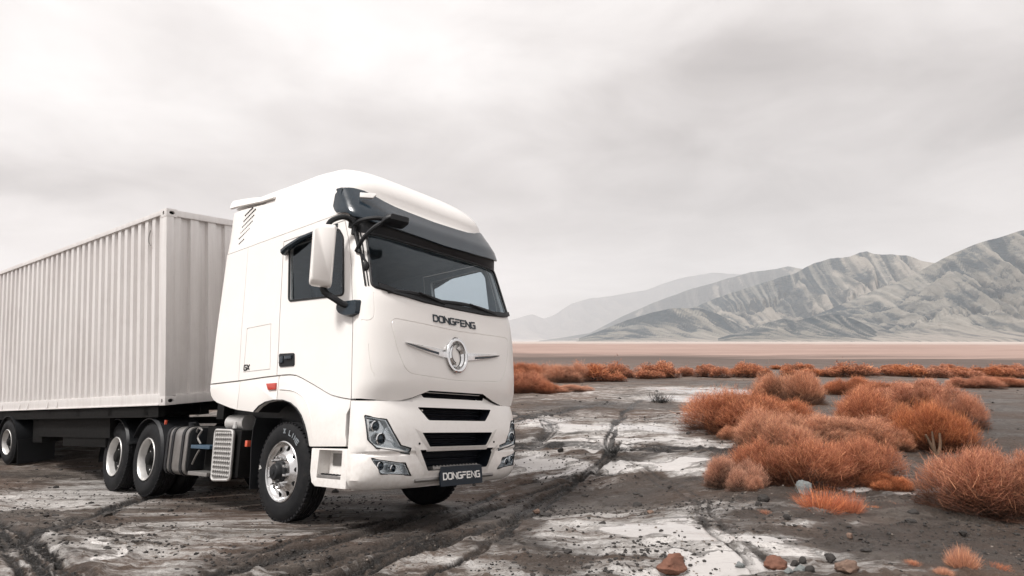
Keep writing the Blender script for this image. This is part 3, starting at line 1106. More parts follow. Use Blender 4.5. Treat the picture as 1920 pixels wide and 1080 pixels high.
CREASE = ([-1.9, -1.0, -0.41, 0.05, 0.20, 0.33, 0.52, 0.70, 0.89, 1.08, 1.26], [1.545, 1.555, 1.57, 1.572, 1.558, 1.52, 1.455, 1.39, 1.325, 1.29, 1.268])


def cab_bottom(x, y):
    if abs(y) < 1.2 and x > 1.0:
        return float(np.interp(abs(y), [0, 0.50, 0.72, 0.95, 1.25], [1.372, 1.372, 1.262, 1.25, 1.268]))
    return float(np.interp(x, *CREASE))


def loft_sym(mb, rings):
    """loft whose floor and roof are closed by strips from side to side (the rims mirror each other in y)"""
    n0 = len(mb.bm.verts)
    mb.loft(rings, cap=False)
    V = list(mb.bm.verts)[n0:]
    n = len(rings[0])
    rc = n - 5                                   # middle of the rear wall
    half = [(rc + i) % n for i in range(NSIDE + 5 + len(YN) // 2 + 1)]
    for o0, flip in ((0, False), ((len(rings) - 1) * n, True)):
        for a, b in zip(half, half[1:]):
            q = []
            for i in (a, b, (2 * rc - b) % n, (2 * rc - a) % n):
                if V[o0 + i] not in q:
                    q.append(V[o0 + i])
            mb.bm.faces.new(q[::-1] if flip else q)


def cab_shell_mesh():
    mb = MB()
    base = plan_ring(float(cab_xf(1.4)), 1.25, X_R)
    zb = [cab_bottom(*p) for p in base]
    # the floor lies inside a hanging lip
    rings = [[(x, y, 1.585) for x, y in plan_ring(float(cab_xf(1.4)) - 0.055, 1.20, X_R + 0.05)]]
    nrow = 30
    for j in range(nrow):
        s = j / (nrow - 1)
        ring = []
        zr = 1.27 + (3.295 - 1.27) * s
        for k in range(len(base)):
            z = zb[k] + (3.295 - zb[k]) * s
            x, y = plan_ring_cached(z)[k]
            ring.append((x, y, z))
        rings.append(ring)
    loft_sym(mb, rings)
    return mb.mesh('cab_body', [M['paint'], M['trim']], smooth=30)


_pr = {}


def plan_ring_cached(z):
    key = round(z, 4)
    if key not in _pr:
        _pr[key] = plan_ring(float(cab_xf(z)), float(cab_w(z)), X_R)
    return _pr[key]


def cavity_mesh():
    mb = MB()
    rings = []
    for z in (1.66, 1.9, 2.1, 2.3, 2.4, 2.6, 2.8, 2.95, 3.1, 3.24):
        rings.append([(x, y, z) for x, y in plan_ring(float(cab_xf(z)) - 0.05, float(cab_w(z)) - 0.05, X_R + 0.05)])
    mb.loft(rings, mi=1)
    return mb.mesh('cavity', [M['paint'], M['trim']], smooth=0)


def grow(poly, d):
    """offset a convex polygon outwards"""
    n = len(poly)
    cx = sum(p[0] for p in poly) / n
    cy = sum(p[1] for p in poly) / n
    area = sum(poly[i][0] * poly[(i + 1) % n][1] - poly[(i + 1) % n][0] * poly[i][1] for i in range(n))
    sg = 1 if area > 0 else -1
    out = []
    for i in range(n):
        a, b, c = Vector(poly[i - 1]), Vector(poly[i]), Vector(poly[(i + 1) % n])
        e1, e2 = (b - a).normalized(), (c - b).normalized()
        n1, n2 = Vector((e1.y, -e1.x)) * sg, Vector((e2.y, -e2.x)) * sg
        m = n1 + n2
        if m.length < 1e-6:
            m = n1
        m = m.normalized()
        k = d / max(0.4, m.dot(n1))
        out.append((b.x + m.x * k, b.y + m.y * k))
    return out


def rounded(poly, r, seg=4):
    """polygon with rounded corners"""
    out = []
    n = len(poly)
    for i in range(n):
        a, b, c = Vector(poly[i - 1]), Vector(poly[i]), Vector(poly[(i + 1) % n])
        rr = min(r, (a - b).length * 0.45, (c - b).length * 0.45)
        p, q = b + (a - b).normalized() * rr, b + (c - b).normalized() * rr
        for k in range(seg + 1):
            t = k / seg
            out.append(tuple(p * (1 - t) ** 2 + b * 2 * t * (1 - t) + q * t ** 2))
    return out


DOOR = [(-0.15, 1.1), (-0.20, 1.96), (-0.33, 3.19), (0.895, 3.19), (1.0, 2.94), (1.09, 2.64), (1.185, 2.06), (1.238, 1.28), (1.24, 1.1)]
WIN = rounded([(-0.07, 2.42), (-0.185, 3.10), (0.80, 3.12), (0.905, 3.0), (1.0, 2.345)], 0.05)


def grooves_mesh():
    mb = MB()

    def on_front(pts):
        return [(surf(y, z), y, z) for y, z in pts]
    g = 0.0065
    # pressed panel of the front
    P = rounded([(-1.0, 2.085), (-0.90, 1.74), (-0.78, 1.53), (0, 1.495), (0.78, 1.53), (0.90, 1.74), (1.0, 2.085), (0, 2.055)], 0.11, 5)
    P = P + [P[0]]
    pts = []
    for a, b in zip(P, P[1:]):
        n = max(1, int(math.hypot(b[0] - a[0], b[1] - a[1]) / 0.06))
        for k in range(n):
            pts.append((a[0] + (b[0] - a[0]) * k / n, a[1] + (b[1] - a[1]) * k / n))
    pts.append(pts[0])
    mb.tube(on_front(pts), g, 6)
    for P in ([(-1.237, 2.045), (-1.20, 2.04), (-1.165, 2.06), (-1.145, 2.12), (-1.142, 2.34)], [(1.237, 2.045), (1.20, 2.04), (1.165, 2.06), (1.145, 2.12), (1.142, 2.34)],
              [(-1.192, 1.80), (-1.182, 1.68), (-1.165, 1.56), (-1.125, 1.47)], [(1.192, 1.80), (1.182, 1.68), (1.165, 1.56), (1.125, 1.47)]):
        D_ = dens(P, 0.03)
        mb.tube(on_front([(y, z) for y, z in D_]), 0.006, 6)
    return mb.mesh('grooves', [M['paint'], M['trim']], smooth=0)


def seam_cutters():
    """straight seams of the cab sides: thin boxes"""
    mb = MB()

    def strip(p, q, y, wd=0.007, dp=0.02):
        (x0, z0), (x1, z1) = p, q
        L = math.hypot(x1 - x0, z1 - z0)
        Mx = Matrix.Rotation(-math.atan2(z1 - z0, x1 - x0), 3, 'Y')
        mb.box(((x0 + x1) / 2, y, (z0 + z1) / 2), (L + wd, 2 * dp, wd), Mx)
    for s in (-1, 1):
        strip((-1.05, 1.40), (-1.235, 3.4), s * 1.243, dp=0.022)
        h = [(-0.985, 2.19), (-0.42, 2.19), (-0.345, 1.65), (-0.96, 1.65)]
        for i in range(4):
            strip(h[i], h[(i + 1) % 4], s * 1.25, wd=0.0085, dp=0.013 + 0.001 * i)
    return mb.mesh('seams', [M['paint'], M['trim']], smooth=0)


def prism_mesh(polys, axis, a, b, mats=None, bevel=0):
    mb = MB()
    for p in polys:
        mb.poly_prism(p, axis, a, b)
    return mb.mesh('prism', mats or [M['paint'], M['trim']], bevel=bevel, smooth=30)


WS = rounded([(-1.145, 2.405), (-1.10, 3.03), (1.10, 3.03), (1.145, 2.405), (0.92, 2.36), (0.5, 2.325), (0, 2.318), (-0.5, 2.325), (-0.92, 2.36)], 0.05)
shell = cab_shell_mesh()
shell = boolean(shell, cavity_mesh())
door_src = shell.copy()
shell = boolean(shell, prism_mesh([WS], 'x', 0.7, 2.0))
for s in (-1, 1):
    shell = boolean(shell, prism_mesh([grow(DOOR, 0.011)], 'y', s * 1.6, s * 1.13))
shell = boolean(shell, seam_cutters())
shell = boolean(shell, grooves_mesh())
cab = link('cab_body', shell, TRUCK)

for s in (-1, 1):
    dm = boolean(door_src.copy(), prism_mesh([DOOR], 'y', s * 1.6, s * 1.135), 'INTERSECT')
    dm = boolean(dm, prism_mesh([WIN], 'y', s * 1.7, s * 0.9))
    door = link('door', dm, TRUCK)
    # handle pocket
    hp = rounded([(-0.165, 1.815), (0.155, 1.80), (0.178, 1.655), (-0.135, 1.66)], 0.03)
    mb = MB()
    mb.poly_prism(hp, 'y', s * 1.246, s * 1.262)
    hd = mb.build('door_handle', M['black'], door, bevel=0.005)
    mb = MB()
    mb.bx(-0.01, 0.13, s * 1.262, s * 1.285, 1.735, 1.775)
    mb.bx(-0.13, -0.05, s * 1.2625, s * 1.275, 1.70, 1.78)
    mb.build('door_grip', M['gloss_dark'], door, bevel=0.006)
    # pane and its rubber
    mb = MB()
    mb.poly_prism(grow(WIN, 0.006), 'y', s * 1.212, s * 1.218)
    mb.build('window_glass', M['side_glass'], door, smooth=0)
    mb = MB()
    ws = [(x, s * (float(cab_w(z)) + 0.003), z) for x, z in WIN]
    mb.tube(ws + ws[:2], 0.012, 6)
    mb.build('window_seal', M['black'], door)
    mb = MB()
    mb.tube([(-0.25, s * 1.262, 3.045), (-0.13, s * 1.28, 3.075), (0.12, s * 1.268, 3.135), (0.45, s * 1.25, 3.165), (0.78, s * 1.238, 3.165)], 0.052, 8, 0.02)
    mb.build('rain_deflector', M['gloss_dark'], door)

# windscreen and its black border
rows = []
for z in np.linspace(2.30, 3.045, 12):
    rows.append([(surf(y, z, -0.020), y, z) for y in np.linspace(-1.155, 1.155, 34)])
mb = MB()
mb.sheet(rows, 0.006, (-1, 0, 0.2))
mb.build('windshield', M['glass'], TRUCK)
mb = MB()
ring = [(surf(y, z, 0.001), y, z) for y, z in WS]
fine = []
for a, b in zip(ring, ring[1:] + ring[:1]):
    n = max(1, int((Vector(a) - Vector(b)).length / 0.06))
    for k in range(n):
        y, z = a[1] + (b[1] - a[1]) * k / n, a[2] + (b[2] - a[2]) * k / n
        fine.append((surf(y, z, 0.002), y, z))
mb.tube(fine + fine[:2], 0.015, 6)
mb.build('windshield_seal', M['black'], TRUCK)
# black cowl with the wipers
mb = MB()
rows = []
for t in np.linspace(0, 1, 5):
    rows.append([(surf(y, 2.318 + 0.052 * t, 0.006), y, float(np.interp(abs(y), [0, .5, .92, 1.14], [2.312, 2.318, 2.35, 2.40])) + 0.055 * t) for y in np.linspace(-1.1, 1.1, 40)])
mb.sheet(rows, 0.012, (1, 0, 0.2))
cowl = mb.build('cowl', M['black'], TRUCK)
for y0, y1 in ((-1.0, -0.22), (-0.25, 0.72)):
    mb = MB()
    pts = [(surf(y, 2.40, 0.03), y, float(2.365 + 0.03 * math.sin(PI * k / 8))) for k, y in enumerate(np.linspace(y0, y1, 9))]
    mb.tube(pts, 0.012, 6, flat=1.8)
    mb.cyl((surf(y1, 2.34, 0.02), y1 + 0.03, 2.345), (surf(y1, 2.38, 0.045), (y0 + y1) / 2, 2.41), 0.009, 6)
    mb.build('wiper', M['black'], TRUCK)
# dark weather strips between door and windscreen
for s in (-1, 1):
    mb = MB()
    for off, r in ((0.0, 0.011), (0.045, 0.007)):
        pts = []
        for z in np.linspace(2.41, 3.05, 10):
            y = s * (1.195 - off * 0.5 - 0.035 * (z - 2.4))
            pts.append((surf(y, z, 0.004), y, z))
        mb.tube(pts, r, 6)
    mb.build('pillar_strip', M['black'], TRUCK)

# roof fairing
def roof_top(x):
    return float(np.interp(x, [-1.85, -1.0, 0.0, 0.4, 0.8, 0.98], [4.19, 4.17, 4.15, 4.10, 3.99, 3.92]))


def roof_mesh():
    mb = MB()
    rings = []
    specs = [(3.306, 0.0), (3.40, 0.0), (3.50, 0.0)] + [(3.55, a) for a in np.radians([0.001, 8, 16, 25, 34, 43, 52, 60, 67, 74, 80, 85])]
    specs += [(3.55, ('cap', t)) for t in (0.8, 0.55, 0.3, 0.1)]
    for zs, a in specs:
        cap = None
        if isinstance(a, tuple):
            cap, a = a[1], R_(85)
        if a == 0.0:
            xfv = float(np.interp(zs, [3.306, 3.4, 3.5, 3.55], [1.085, 1.045, 1.0, 0.975]))
            wv, d = float(cab_w(zs)) - 0.004, 0.27
            ring = [(x, y, zs) for x, y in plan_ring(xfv, wv, X_R)]
        else:
            ca, sa = math.cos(a), math.sin(a)
            xfv = 0.975 - 0.66 * (1 - ca) ** 1.15
            wv = 1.2 * (0.30 + 0.70 * ca ** 0.55) if cap is None else 1.2 * (0.30 + 0.70 * math.cos(R_(85)) ** 0.55) * cap
            wv -= 0.004
            d = 0.27 + 0.25 * (1 - ca)
            xr = X_R + 0.10 * (1 - ca)
            z0 = 3.55
            ring = []
            for x, y in plan_ring(xfv, wv, xr, d):
                zt = roof_top(x)
                z0 = float(np.interp(x, [-1.85, -1.0, -0.2, 0.35], [3.84, 3.76, 3.63, 3.55]))
                f = sa ** 0.82
                crown = 0.0 if cap is None else 0.015 * (1 - cap ** 2)
                ring.append((x, y, z0 + (zt - z0) * f + crown))
        rings.append(ring)
    mb.loft(rings)
    return mb.mesh('roof_fairing', [M['paint'], M['trim']], smooth=40, merge=0.0005)


rm = roof_mesh()
# notch under the rear side spoiler
mb = MB()
for s in (-1, 1):
    A = [(-1.95, 3.985), (-1.62, 3.97), (-0.90, 3.855), (-0.95, 3.845), (-1.62, 3.915), (-1.95, 3.905)]
    mb.poly_prism([(x, z) for x, z in A], 'y', s * 1.35, s * 1.02)
rm = boolean(rm, mb.mesh('notch', [M['paint'], M['trim']], smooth=0), ang=40)
roof = link('roof_fairing', rm, TRUCK)
# upper fin of the side spoiler, standing over the notch
for s in (-1, 1):
    mb = MB()
    top = [(-1.885, 4.115), (-1.6, 4.08), (-1.3, 4.03), (-1.0, 3.965), (-0.72, 3.90)]
    bot = [(-1.885, 3.995), (-1.6, 3.965), (-1.3, 3.925), (-1.0, 3.885), (-0.72, 3.865)]
    rows = [[(x, s * 1.225, z) for x, z in bot], [(x, s * 1.215, (z + zt) / 2) for (x, z), (_, zt) in zip(bot, top)], [(x, s * (1.19 - 0.012 * k), z) for k, (x, z) in enumerate(top)], [(x, s * 0.9, z + 0.06) for k, (x, z) in enumerate(top)], [(x, s * 0.6, roof_top(x) - 0.02) for k, (x, z) in enumerate(top)]]
    mb.sheet(rows, 0.03, (0, -s, -0.3))
    mb.build('side_spoiler', M['paint'], roof, smooth=50)
# slotted vent pressed into the fairing
SLOT = MB().box((0, 0, 0), (0.024, 0.012, 0.013), Matrix.Rotation(-0.5, 3, 'Y')).mesh('vent_slot', M['dark_metal'], smooth=0)
for s in (-1, 1):
    for r in range(6):
        n_ = (4, 8, 9, 9, 9, 6)[r]
        for c in range(n_):
            x = -1.56 + 0.034 * c + (0.05 if r < 1 else 0) + 0.022 * r
            z = 3.405 + 0.079 * r + 0.013 * c
            wv_ = float(cab_w(min(z, 3.56))) - 0.0045
            o = link('vent_slot', SLOT, roof)
            o.location = (x, s * (wv_ - 0.001), z)
# fixing bolts of the visor
for y, z in ((-0.62, 3.60), (0.05, 3.60)):
    mb = MB()
    x = float(np.interp(z, [3.5, 3.6, 3.7], [1.0, 0.945, 0.90]))
    mb.cyl((x - 0.06, y, z), (x + 0.006, y, z + 0.004), 0.013, 8)
    mb.build('bolt', M['black'], roof)

# sun visor
def visor_rows():
    cols = []
    path = []
    for x in np.linspace(0.69, 0.84, 5, endpoint=False):
        path.append(('side', -1, x))
    ys = [q * 1.235 for q in YN[1:-1]]
    for y in ys:
        path.append(('front', 0, y))
    for x in np.linspace(0.84, 0.69, 6)[1:]:
        path.append(('side', 1, x))
    rows = []
    for t in np.linspace(0, 1, 9):
        row = []
        for kind, s, v in path:
            if kind == 'side':
                zt, zb = float(np.interp(v, [0.69, 0.75, 0.84], [3.56, 3.60, 3.61])), float(np.interp(v, [0.69, 0.75, 0.84], [3.42, 3.35, 3.285]))
                z = zt + (zb - zt) * t
                off = 0.026 + 0.03 * t * (v - 0.66) / 0.18
                row.append((v, s * (float(cab_w(z)) + off), z))
            else:
                a = abs(v)
                zt = float(np.interp(a, [0, 0.6, 0.8, 1.0, 1.15, 1.235], [3.455, 3.475, 3.515, 3.59, 3.615, 3.612]))
                zb = float(np.interp(a, [0, 0.7, 1.05, 1.2, 1.235], [3.11, 3.13, 3.16, 3.22, 3.28]))
                z = zt + (zb - zt) * t
                lip = 0.040 + 0.145 * t ** 1.25
                q = a / 1.235
                dx = 0.265
                xfz = float(cab_xf(max(z, 3.3))) if z > 3.3 else float(cab_xf(3.3)) + 0.02 * (3.3 - z)
                xx = xfz + lip - dx - lip * 0.4 * q ** 6 + dx * math.sqrt(max(0, 1 - q ** 6))
                row.append((xx, v * (1 + 0.025 * t), z))
        rows.append(row)
    return rows


mb = MB()
vr = visor_rows()
mb.sheet(vr, 0.014, (-0.7, 0, -0.7))
visor = mb.build('sun_visor', M['gloss_dark'], TRUCK, smooth=50)
mb = MB()                                       # black sheet: windscreen top strip and the shade under the visor
mb.sheet([[(p[0] - 0.02, p[1] * 0.97, p[2] + 0.012) for p in vr[-1][6:-6]], [(surf(p[1] * 0.93, 3.03, 0.004), p[1] * 0.93, 3.035) for p in vr[-1][6:-6]]], 0.012, (0, 0, 1))
mb.build('visor_under_shade', M['black'], visor)
for s in (-1,):
    mb = MB()
    yc, zc = s * 1.045, 3.475
    nrm = Vector((0.75, s * 0.62, 0.22)).normalized()
    tx = Vector((0, 0, 1)).cross(nrm).normalized() * (1 if s < 0 else 1)
    tz = nrm.cross(tx)
    base = Vector((1.085, s * 1.075, 3.47))
    pl = [(-0.085, -0.03), (0.06, -0.03), (0.095, 0.012), (0.095, 0.03), (-0.085, 0.03)]
    A = [base + tx * a * (-s) + tz * b for a, b in pl]
    vs = [mb.bm.verts.new(v) for v in A] + [mb.bm.verts.new(v + nrm * 0.03) for v in A]
    n = len(pl)
    mb.bm.faces.new(vs[:n][::-1])
    mb.bm.faces.new(vs[n:])
    for i in range(n):
        mb.bm.faces.new((vs[i], vs[(i + 1) % n], vs[n + (i + 1) % n], vs[n + i]))
    mb.build('marker_lamp', M['clear'], visor, bevel=0.004)

# lower side panels
def panel(name, poly, parent=TRUCK, y0=-1.238, th=0.045, mat='paint', bevel=0.007, both=True):
    out = None
    for s in ((1, -1) if both else (1,)):
        mb = MB()
        mb.poly_prism(poly, 'y', s * y0, s * (y0 + th))
        o = mb.build(name, M[mat], parent, bevel=bevel)
        out = out or o
    return out


def crease_pts(x0, x1, dz=-0.012, n=10):
    return [(x, float(np.interp(x, *CREASE)) + dz) for x in np.linspace(x0, x1, n)]


arch = [(-0.62, 1.165), (-0.52, 1.225), (-0.38, 1.268), (-0.20, 1.285), (-0.02, 1.28), (0.14, 1.245), (0.27, 1.185), (0.37, 1.11), (0.45, 1.01), (0.51, 0.91), (0.55, 0.81)]
panel('rear_skirt', [(-1.835, 1.535), (-1.825, 1.46), (-1.78, 1.39), (-1.70, 1.335), (-1.60, 1.30), (-1.23, 1.225), (-1.062, 1.20)] + crease_pts(-1.048, -1.80, n=4))
panel('wheel_arch_panel', [(-1.052, 1.20), (-0.62, 1.165)] + arch[1:5] + [(-0.165, 1.285)] + crease_pts(-0.155, -1.04, n=5))
panel('door_skirt', [(-0.155, 1.284)] + arch[4:] + [(0.58, 0.80), (1.185, 0.812), (1.19, 0.86), (1.165, 0.93), (1.165, 1.12), (1.21, 1.18), (1.222, 1.262)] + crease_pts(1.215, -0.145, n=16))
panel('sill_backing', crease_pts(-1.8, 1.2, 0.03, 24) + crease_pts(-1.8, 1.2, -0.07, 24)[::-1], y0=-1.19, th=0.03, bevel=0)
for s in (-1, 1):                                # raised lip round the wheel arch, returned inwards
    mb = MB()
    rows = []
    for yy, gr in ((1.252, 0.03), (1.256, 0.004), (1.10, 0.0), (0.92, 0.0)):
        A = grow(arch + [(0.3, 0.5), (-0.5, 0.6)], -gr if False else gr)[:len(arch)]
        rows.append([(x, s * yy, z) for x, z in A])
    mb.sheet(rows[1:], 0.012, (0, 0, 0.8))
    mb.build('wheel_arch_liner', M['black'], TRUCK)
    mb = MB()
    lipc = [(-0.11, 1.415), (0.14, 1.39), (0.30, 1.345), (0.43, 1.27), (0.50, 1.18), (0.56, 1.05), (0.59, 0.90)]
    mb.tube([(x, s * 1.2385, z) for x, z in dens(lipc, 0.04)], 0.014, 6, 0.004, flat=0.6)
    mb.build('arch_crease', M['paint'], TRUCK)
    mb = MB()
    mb.poly_prism([(-0.40, 1.487), (-0.185, 1.485), (-0.18, 1.41), (-0.345, 1.41)], 'y', s * 1.234, s * 1.256)
    mb.build('side_marker', M['red_lens'], TRUCK, bevel=0.006)
# wall of the wheel housing and floor of the cab
mb = MB()
mb.bx(-1.8, 1.2, -0.88, 0.88, 1.0, 1.54)
mb.bx(0.62, 1.2, -1.17, 1.17, 0.9, 1.24)
mb.bx(-1.78, -0.75, -1.17, 1.17, 1.33, 1.52)
mb.bx(-0.9, 0.62, -0.84, 0.84, 0.62, 1.0)
mb.build('cab_floor', M['black'], TRUCK)

# bumper
def bumper_mesh():
    mb = MB()
    rings = []
    zz = [.40, .415, .44, .47, .50, .55, .60, .66, .72, .732, .745, .758, .77, .83, .90, .95, 1.0, 1.05, 1.10, 1.15, 1.20, 1.25]
    top = plan_ring(1.5, 1.25, 1.22, 0.30)
    for z in zz:
        xfv = float(bum_xf(z))
        wv = float(np.interp(z, [.40, .44, .5], [1.16, 1.205, 1.235])) if z < 0.5 else 1.238
        rings.append([(max(x, 1.225), y, z + (0.025 * (1 - min(1, abs(y) / 0.7)) if z < 0.45 else 0)) for x, y in plan_ring(xfv, wv, 1.165, 0.30)])
    for t in (0.35, 0.7, 1.0):
        ring = []
        for x, y in plan_ring(float(bum_xf(1.25 + 0.1 * t)) - 0.004, 1.234, 1.165, 0.30):
            lip = cab_bottom(max(x, 1.1), y if abs(y) < 1.19 else 1.19) - 0.014
            ring.append((max(x, 1.225), y, 1.2502 + (max(lip, 1.252) - 1.25) * t))
        rings.append(ring)
    rings.append([(max(x, 1.245), y, 1.252) for x, y in plan_ring(1.43, 1.15, 1.185, 0.30)])
    loft_sym(mb, rings)
    return mb.mesh('bumper', [M['paint'], M['grille']], smooth=35)


HEAD = [(-1.190, 1.105), (-1.005, 1.068), (-0.842, 0.822), (-0.712, 0.792), (-0.712, 0.735), (-1.10, 0.80), (-1.172, 0.878)]
FOG = [(-1.135, 0.705), (-0.775, 0.652), (-0.685, 0.532), (-1.045, 0.562)]
GR = [[(-0.52, 1.352), (0.52, 1.352), (0.49, 1.298), (-0.49, 1.298)],
      [(-0.60, 1.198), (0.60, 1.198), (0.46, 1.066), (-0.46, 1.066)],
      [(-0.575, 0.942), (0.575, 0.942), (0.46, 0.80), (-0.46, 0.80)],
      [(-0.60, 0.772), (0.60, 0.772), (0.475, 0.565), (-0.475, 0.565)]]
bm_ = bumper_mesh()
cut = MB()
for g in GR:
    cut.poly_prism(rounded(g, 0.02, 2), 'x', 1.33, 1.8)
for pl in (HEAD, FOG):
    for s in (1, -1):
        cut.poly_prism([(y * s, z) for y, z in pl], 'x', 1.28, 1.8)
for f_ in cut.bm.faces:
    f_.material_index = 1
bm_ = boolean(bm_, cut.mesh('cutters', [M['paint'], M['grille']], smooth=0), ang=32)
bumper = link('bumper', bm_, TRUCK)

for gi, g in enumerate(GR):
    mb = MB()
    gp = grow(g, -0.004)
    mb.poly_prism(gp, 'x', 1.332, 1.37)
    z0, z1 = g[2][1], g[0][1]
    gr = mb.build('grille', M['grille'], TRUCK, smooth=0)
    n = 1 if gi == 0 else 3
    for k in range(n):
        z = z0 + (z1 - z0) * (k + 0.5) / n
        yw = g[2][0] * -1 + 0
        yy = float(np.interp(z, [z0, z1], [g[3][0], g[0][0]]))
        hw = abs(yy) - 0.012
        sl = MB()
        sl.box((1.40, 0, z), (0.05, 2 * hw, 0.012), Matrix.Rotation(0.25, 3, 'Y'))
        sl.build('grille_slat', M['grille'], gr, bevel=0.003)
    if gi == 1:
        for yy in (-0.565, -0.525):
            sl = MB()
            sl.cyl((1.40, yy, 1.165), (1.52, yy, 1.165), 0.009, 8)
            sl.build('sensor', M['beige'], gr)
    # painted surround, proud of the bumper skin
    if gi in (2, 3):
        mb = MB()
        outp = grow(g, 0.045)
        P, Q = grow(g, 0.002), outp
        segs = [(1, 2), (2, 3), (3, 0)] if gi == 3 else [(1, 2), (2, 3), (3, 0)]
        for i, j in segs:
            A, B, C_, D_ = P[i], P[j], Q[j], Q[i]
            n = max(2, int(math.hypot(A[0] - B[0], A[1] - B[1]) / 0.12))
            for k in range(n):
                t0, t1 = k / n, (k + 1) / n
                a, b = Vector(A).lerp(Vector(B), t0), Vector(A).lerp(Vector(B), t1)
                c_, d_ = Vector(D_).lerp(Vector(C_), t1), Vector(D_).lerp(Vector(C_), t0)
                loop = [a, b, c_, d_]
                hs = [0.020, 0.020, 0.003, 0.003]
                v1 = [mb.bm.verts.new((surf(p.x, p.y, h, bum_xf, 0.30), p.x, p.y)) for p, h in zip(loop, hs)]
                mb.bm.faces.new(v1)
        bmesh.ops.remove_doubles(mb.bm, verts=mb.bm.verts, dist=0.001)
        mb.build('grille_surround', M['paint'], bumper, smooth=50)
# perforated step over the plate
mb = MB()
mb.bx(1.50, 1.585, -0.40, 0.34, 0.572, 0.60)
st = mb.build('bumper_step', M['tread'], bumper, bevel=0.004)
for k in range(14):
    mb = MB()
    mb.lathe([(0.014, 0), (0.009, 0.010)], (1.545, -0.36 + 0.052 * k, 0.60), 8, 'z')
    mb.build('tread_stud', M['tread'], st)
# tow hook cover points
for s in (-1, 1):
    mb = MB()
    mb.cyl((1.55, s * 0.60, 0.835), (1.578, s * 0.60, 0.835), 0.012, 8)
    mb.build('bolt', M['black'], bumper)
# silver lower lip
mb = MB()
rows = [[(surf(y, 0.47, o, bum_xf, 0.30), y, z) for y in np.linspace(-0.62, 0.62, 20)] for o, z in ((0.012, 0.50), (0.022, 0.475), (0.01, 0.455))]
mb.sheet(rows, 0.01, (-1, 0, 0))
mb.build('lower_lip', M['tank'], bumper)

# lamps
for s in (1, -1):
    for nm, pl in (('headlight', HEAD), ('fog_light', FOG)):
        P = [(y * s, z) for y, z in pl]
        mb = MB()                                   # silver housing set back in the recess
        n = len(P)
        inn = grow(P, -0.012)
        front = [mb.bm.verts.new((surf(y, z, -0.012, bum_xf, 0.30), y, z)) for y, z in grow(P, -0.002)]
        rim = [mb.bm.verts.new((surf(y, z, -0.016, bum_xf, 0.30), y, z)) for y, z in inn]
        back = [mb.bm.verts.new((surf(y, z, -0.085, bum_xf, 0.30), y, z)) for y, z in grow(P, -0.022)]
        for i in range(n):
            j = (i + 1) % n
            mb.bm.faces.new((front[i], front[j], rim[j], rim[i]))
            mb.bm.faces.new((rim[i], rim[j], back[j], back[i]))
        mb.bm.faces.new(back)
        hl = mb.build(nm, M['lamp_bowl'], TRUCK, smooth=20)
        spots = [(-1.098, 1.005, 0.052), (-1.045, 0.885, 0.058)] if nm == 'headlight' else [(-1.035, 0.632, 0.042), (-0.90, 0.606, 0.036)]
        for (y, z, r) in spots:
            y *= s
            x = surf(y, z, -0.075, bum_xf, 0.30)
            mb = MB()
            nv = Vector((1, 0.30 * s * 0 + (0.45 if nm == 'headlight' else 0.15) * s * (-1) * -1 * (1 if s < 0 else 1) * 0, 0))
            mb.lathe([(r, 0), (r * 1.04, 0.045), (r * 0.86, 0.05), (r * 0.8, 0.02)], (x, y, z), 20, 'x')
            mb.build('lamp_ring', M['chrome'], hl)
            mb = MB()
            mb.lathe([(r * 0.80, 0.012), (r * 0.72, 0.036), (r * 0.45, 0.052), (0.004, 0.058)], (x, y, z), 20, 'x')
            mb.build('projector_lens', M['gloss_dark'], hl)
        if nm == 'headlight':
            for k in range(9):                        # ribbed reflector fan
                a = R_(-52 + 10 * k)
                y0, z0 = -1.0 * s, 0.90
                y1, z1 = (-1.0 + 0.05 + 0.016 * k) * s, 1.045 - 0.026 * k
                mb = MB()
                x = surf(y0, z0, -0.07, bum_xf, 0.30)
                mb.tube([(x, y0 + (y1 - y0) * 0.25, z0 + (z1 - z0) * 0.25), (surf(y1, z1, -0.045, bum_xf, 0.30), y1, z1)], 0.008, 5)
                mb.build('reflector_rib', M['lamp_bowl'], hl)
            mb = MB()
            pts = [(-1.160, 1.07), (-1.150, 0.90), (-1.09, 0.815), (-0.90, 0.782), (-0.725, 0.757)]
            mb.tube([(surf(y * s, z, -0.03, bum_xf, 0.30), y * s, z) for y, z in dens(pts, 0.03)], 0.011, 6)
            mb.build('running_light', M['clear'], hl)
        mb = MB()
        lens = [mb.bm.verts.new((surf(y, z, -0.003, bum_xf, 0.30), y, z)) for y, z in grow(P, -0.002)]
        lb = [mb.bm.verts.new((surf(y, z, -0.008, bum_xf, 0.30), y, z)) for y, z in grow(P, -0.002)]
        mb.bm.faces.new(lens)
        mb.bm.faces.new(lb[::-1])
        for i in range(n):
            j = (i + 1) % n
            mb.bm.faces.new((lens[i], lb[i], lb[j], lens[j]))
        mb.build('lamp_lens', M['lens'], hl, smooth=20)
        mb = MB()
        bz = [(surf(y, z, 0.001, bum_xf, 0.30), y, z) for y, z in P]
        mb.tube(bz + bz[:2], 0.007, 6)
        mb.build('lamp_bezel', M['black'], hl)

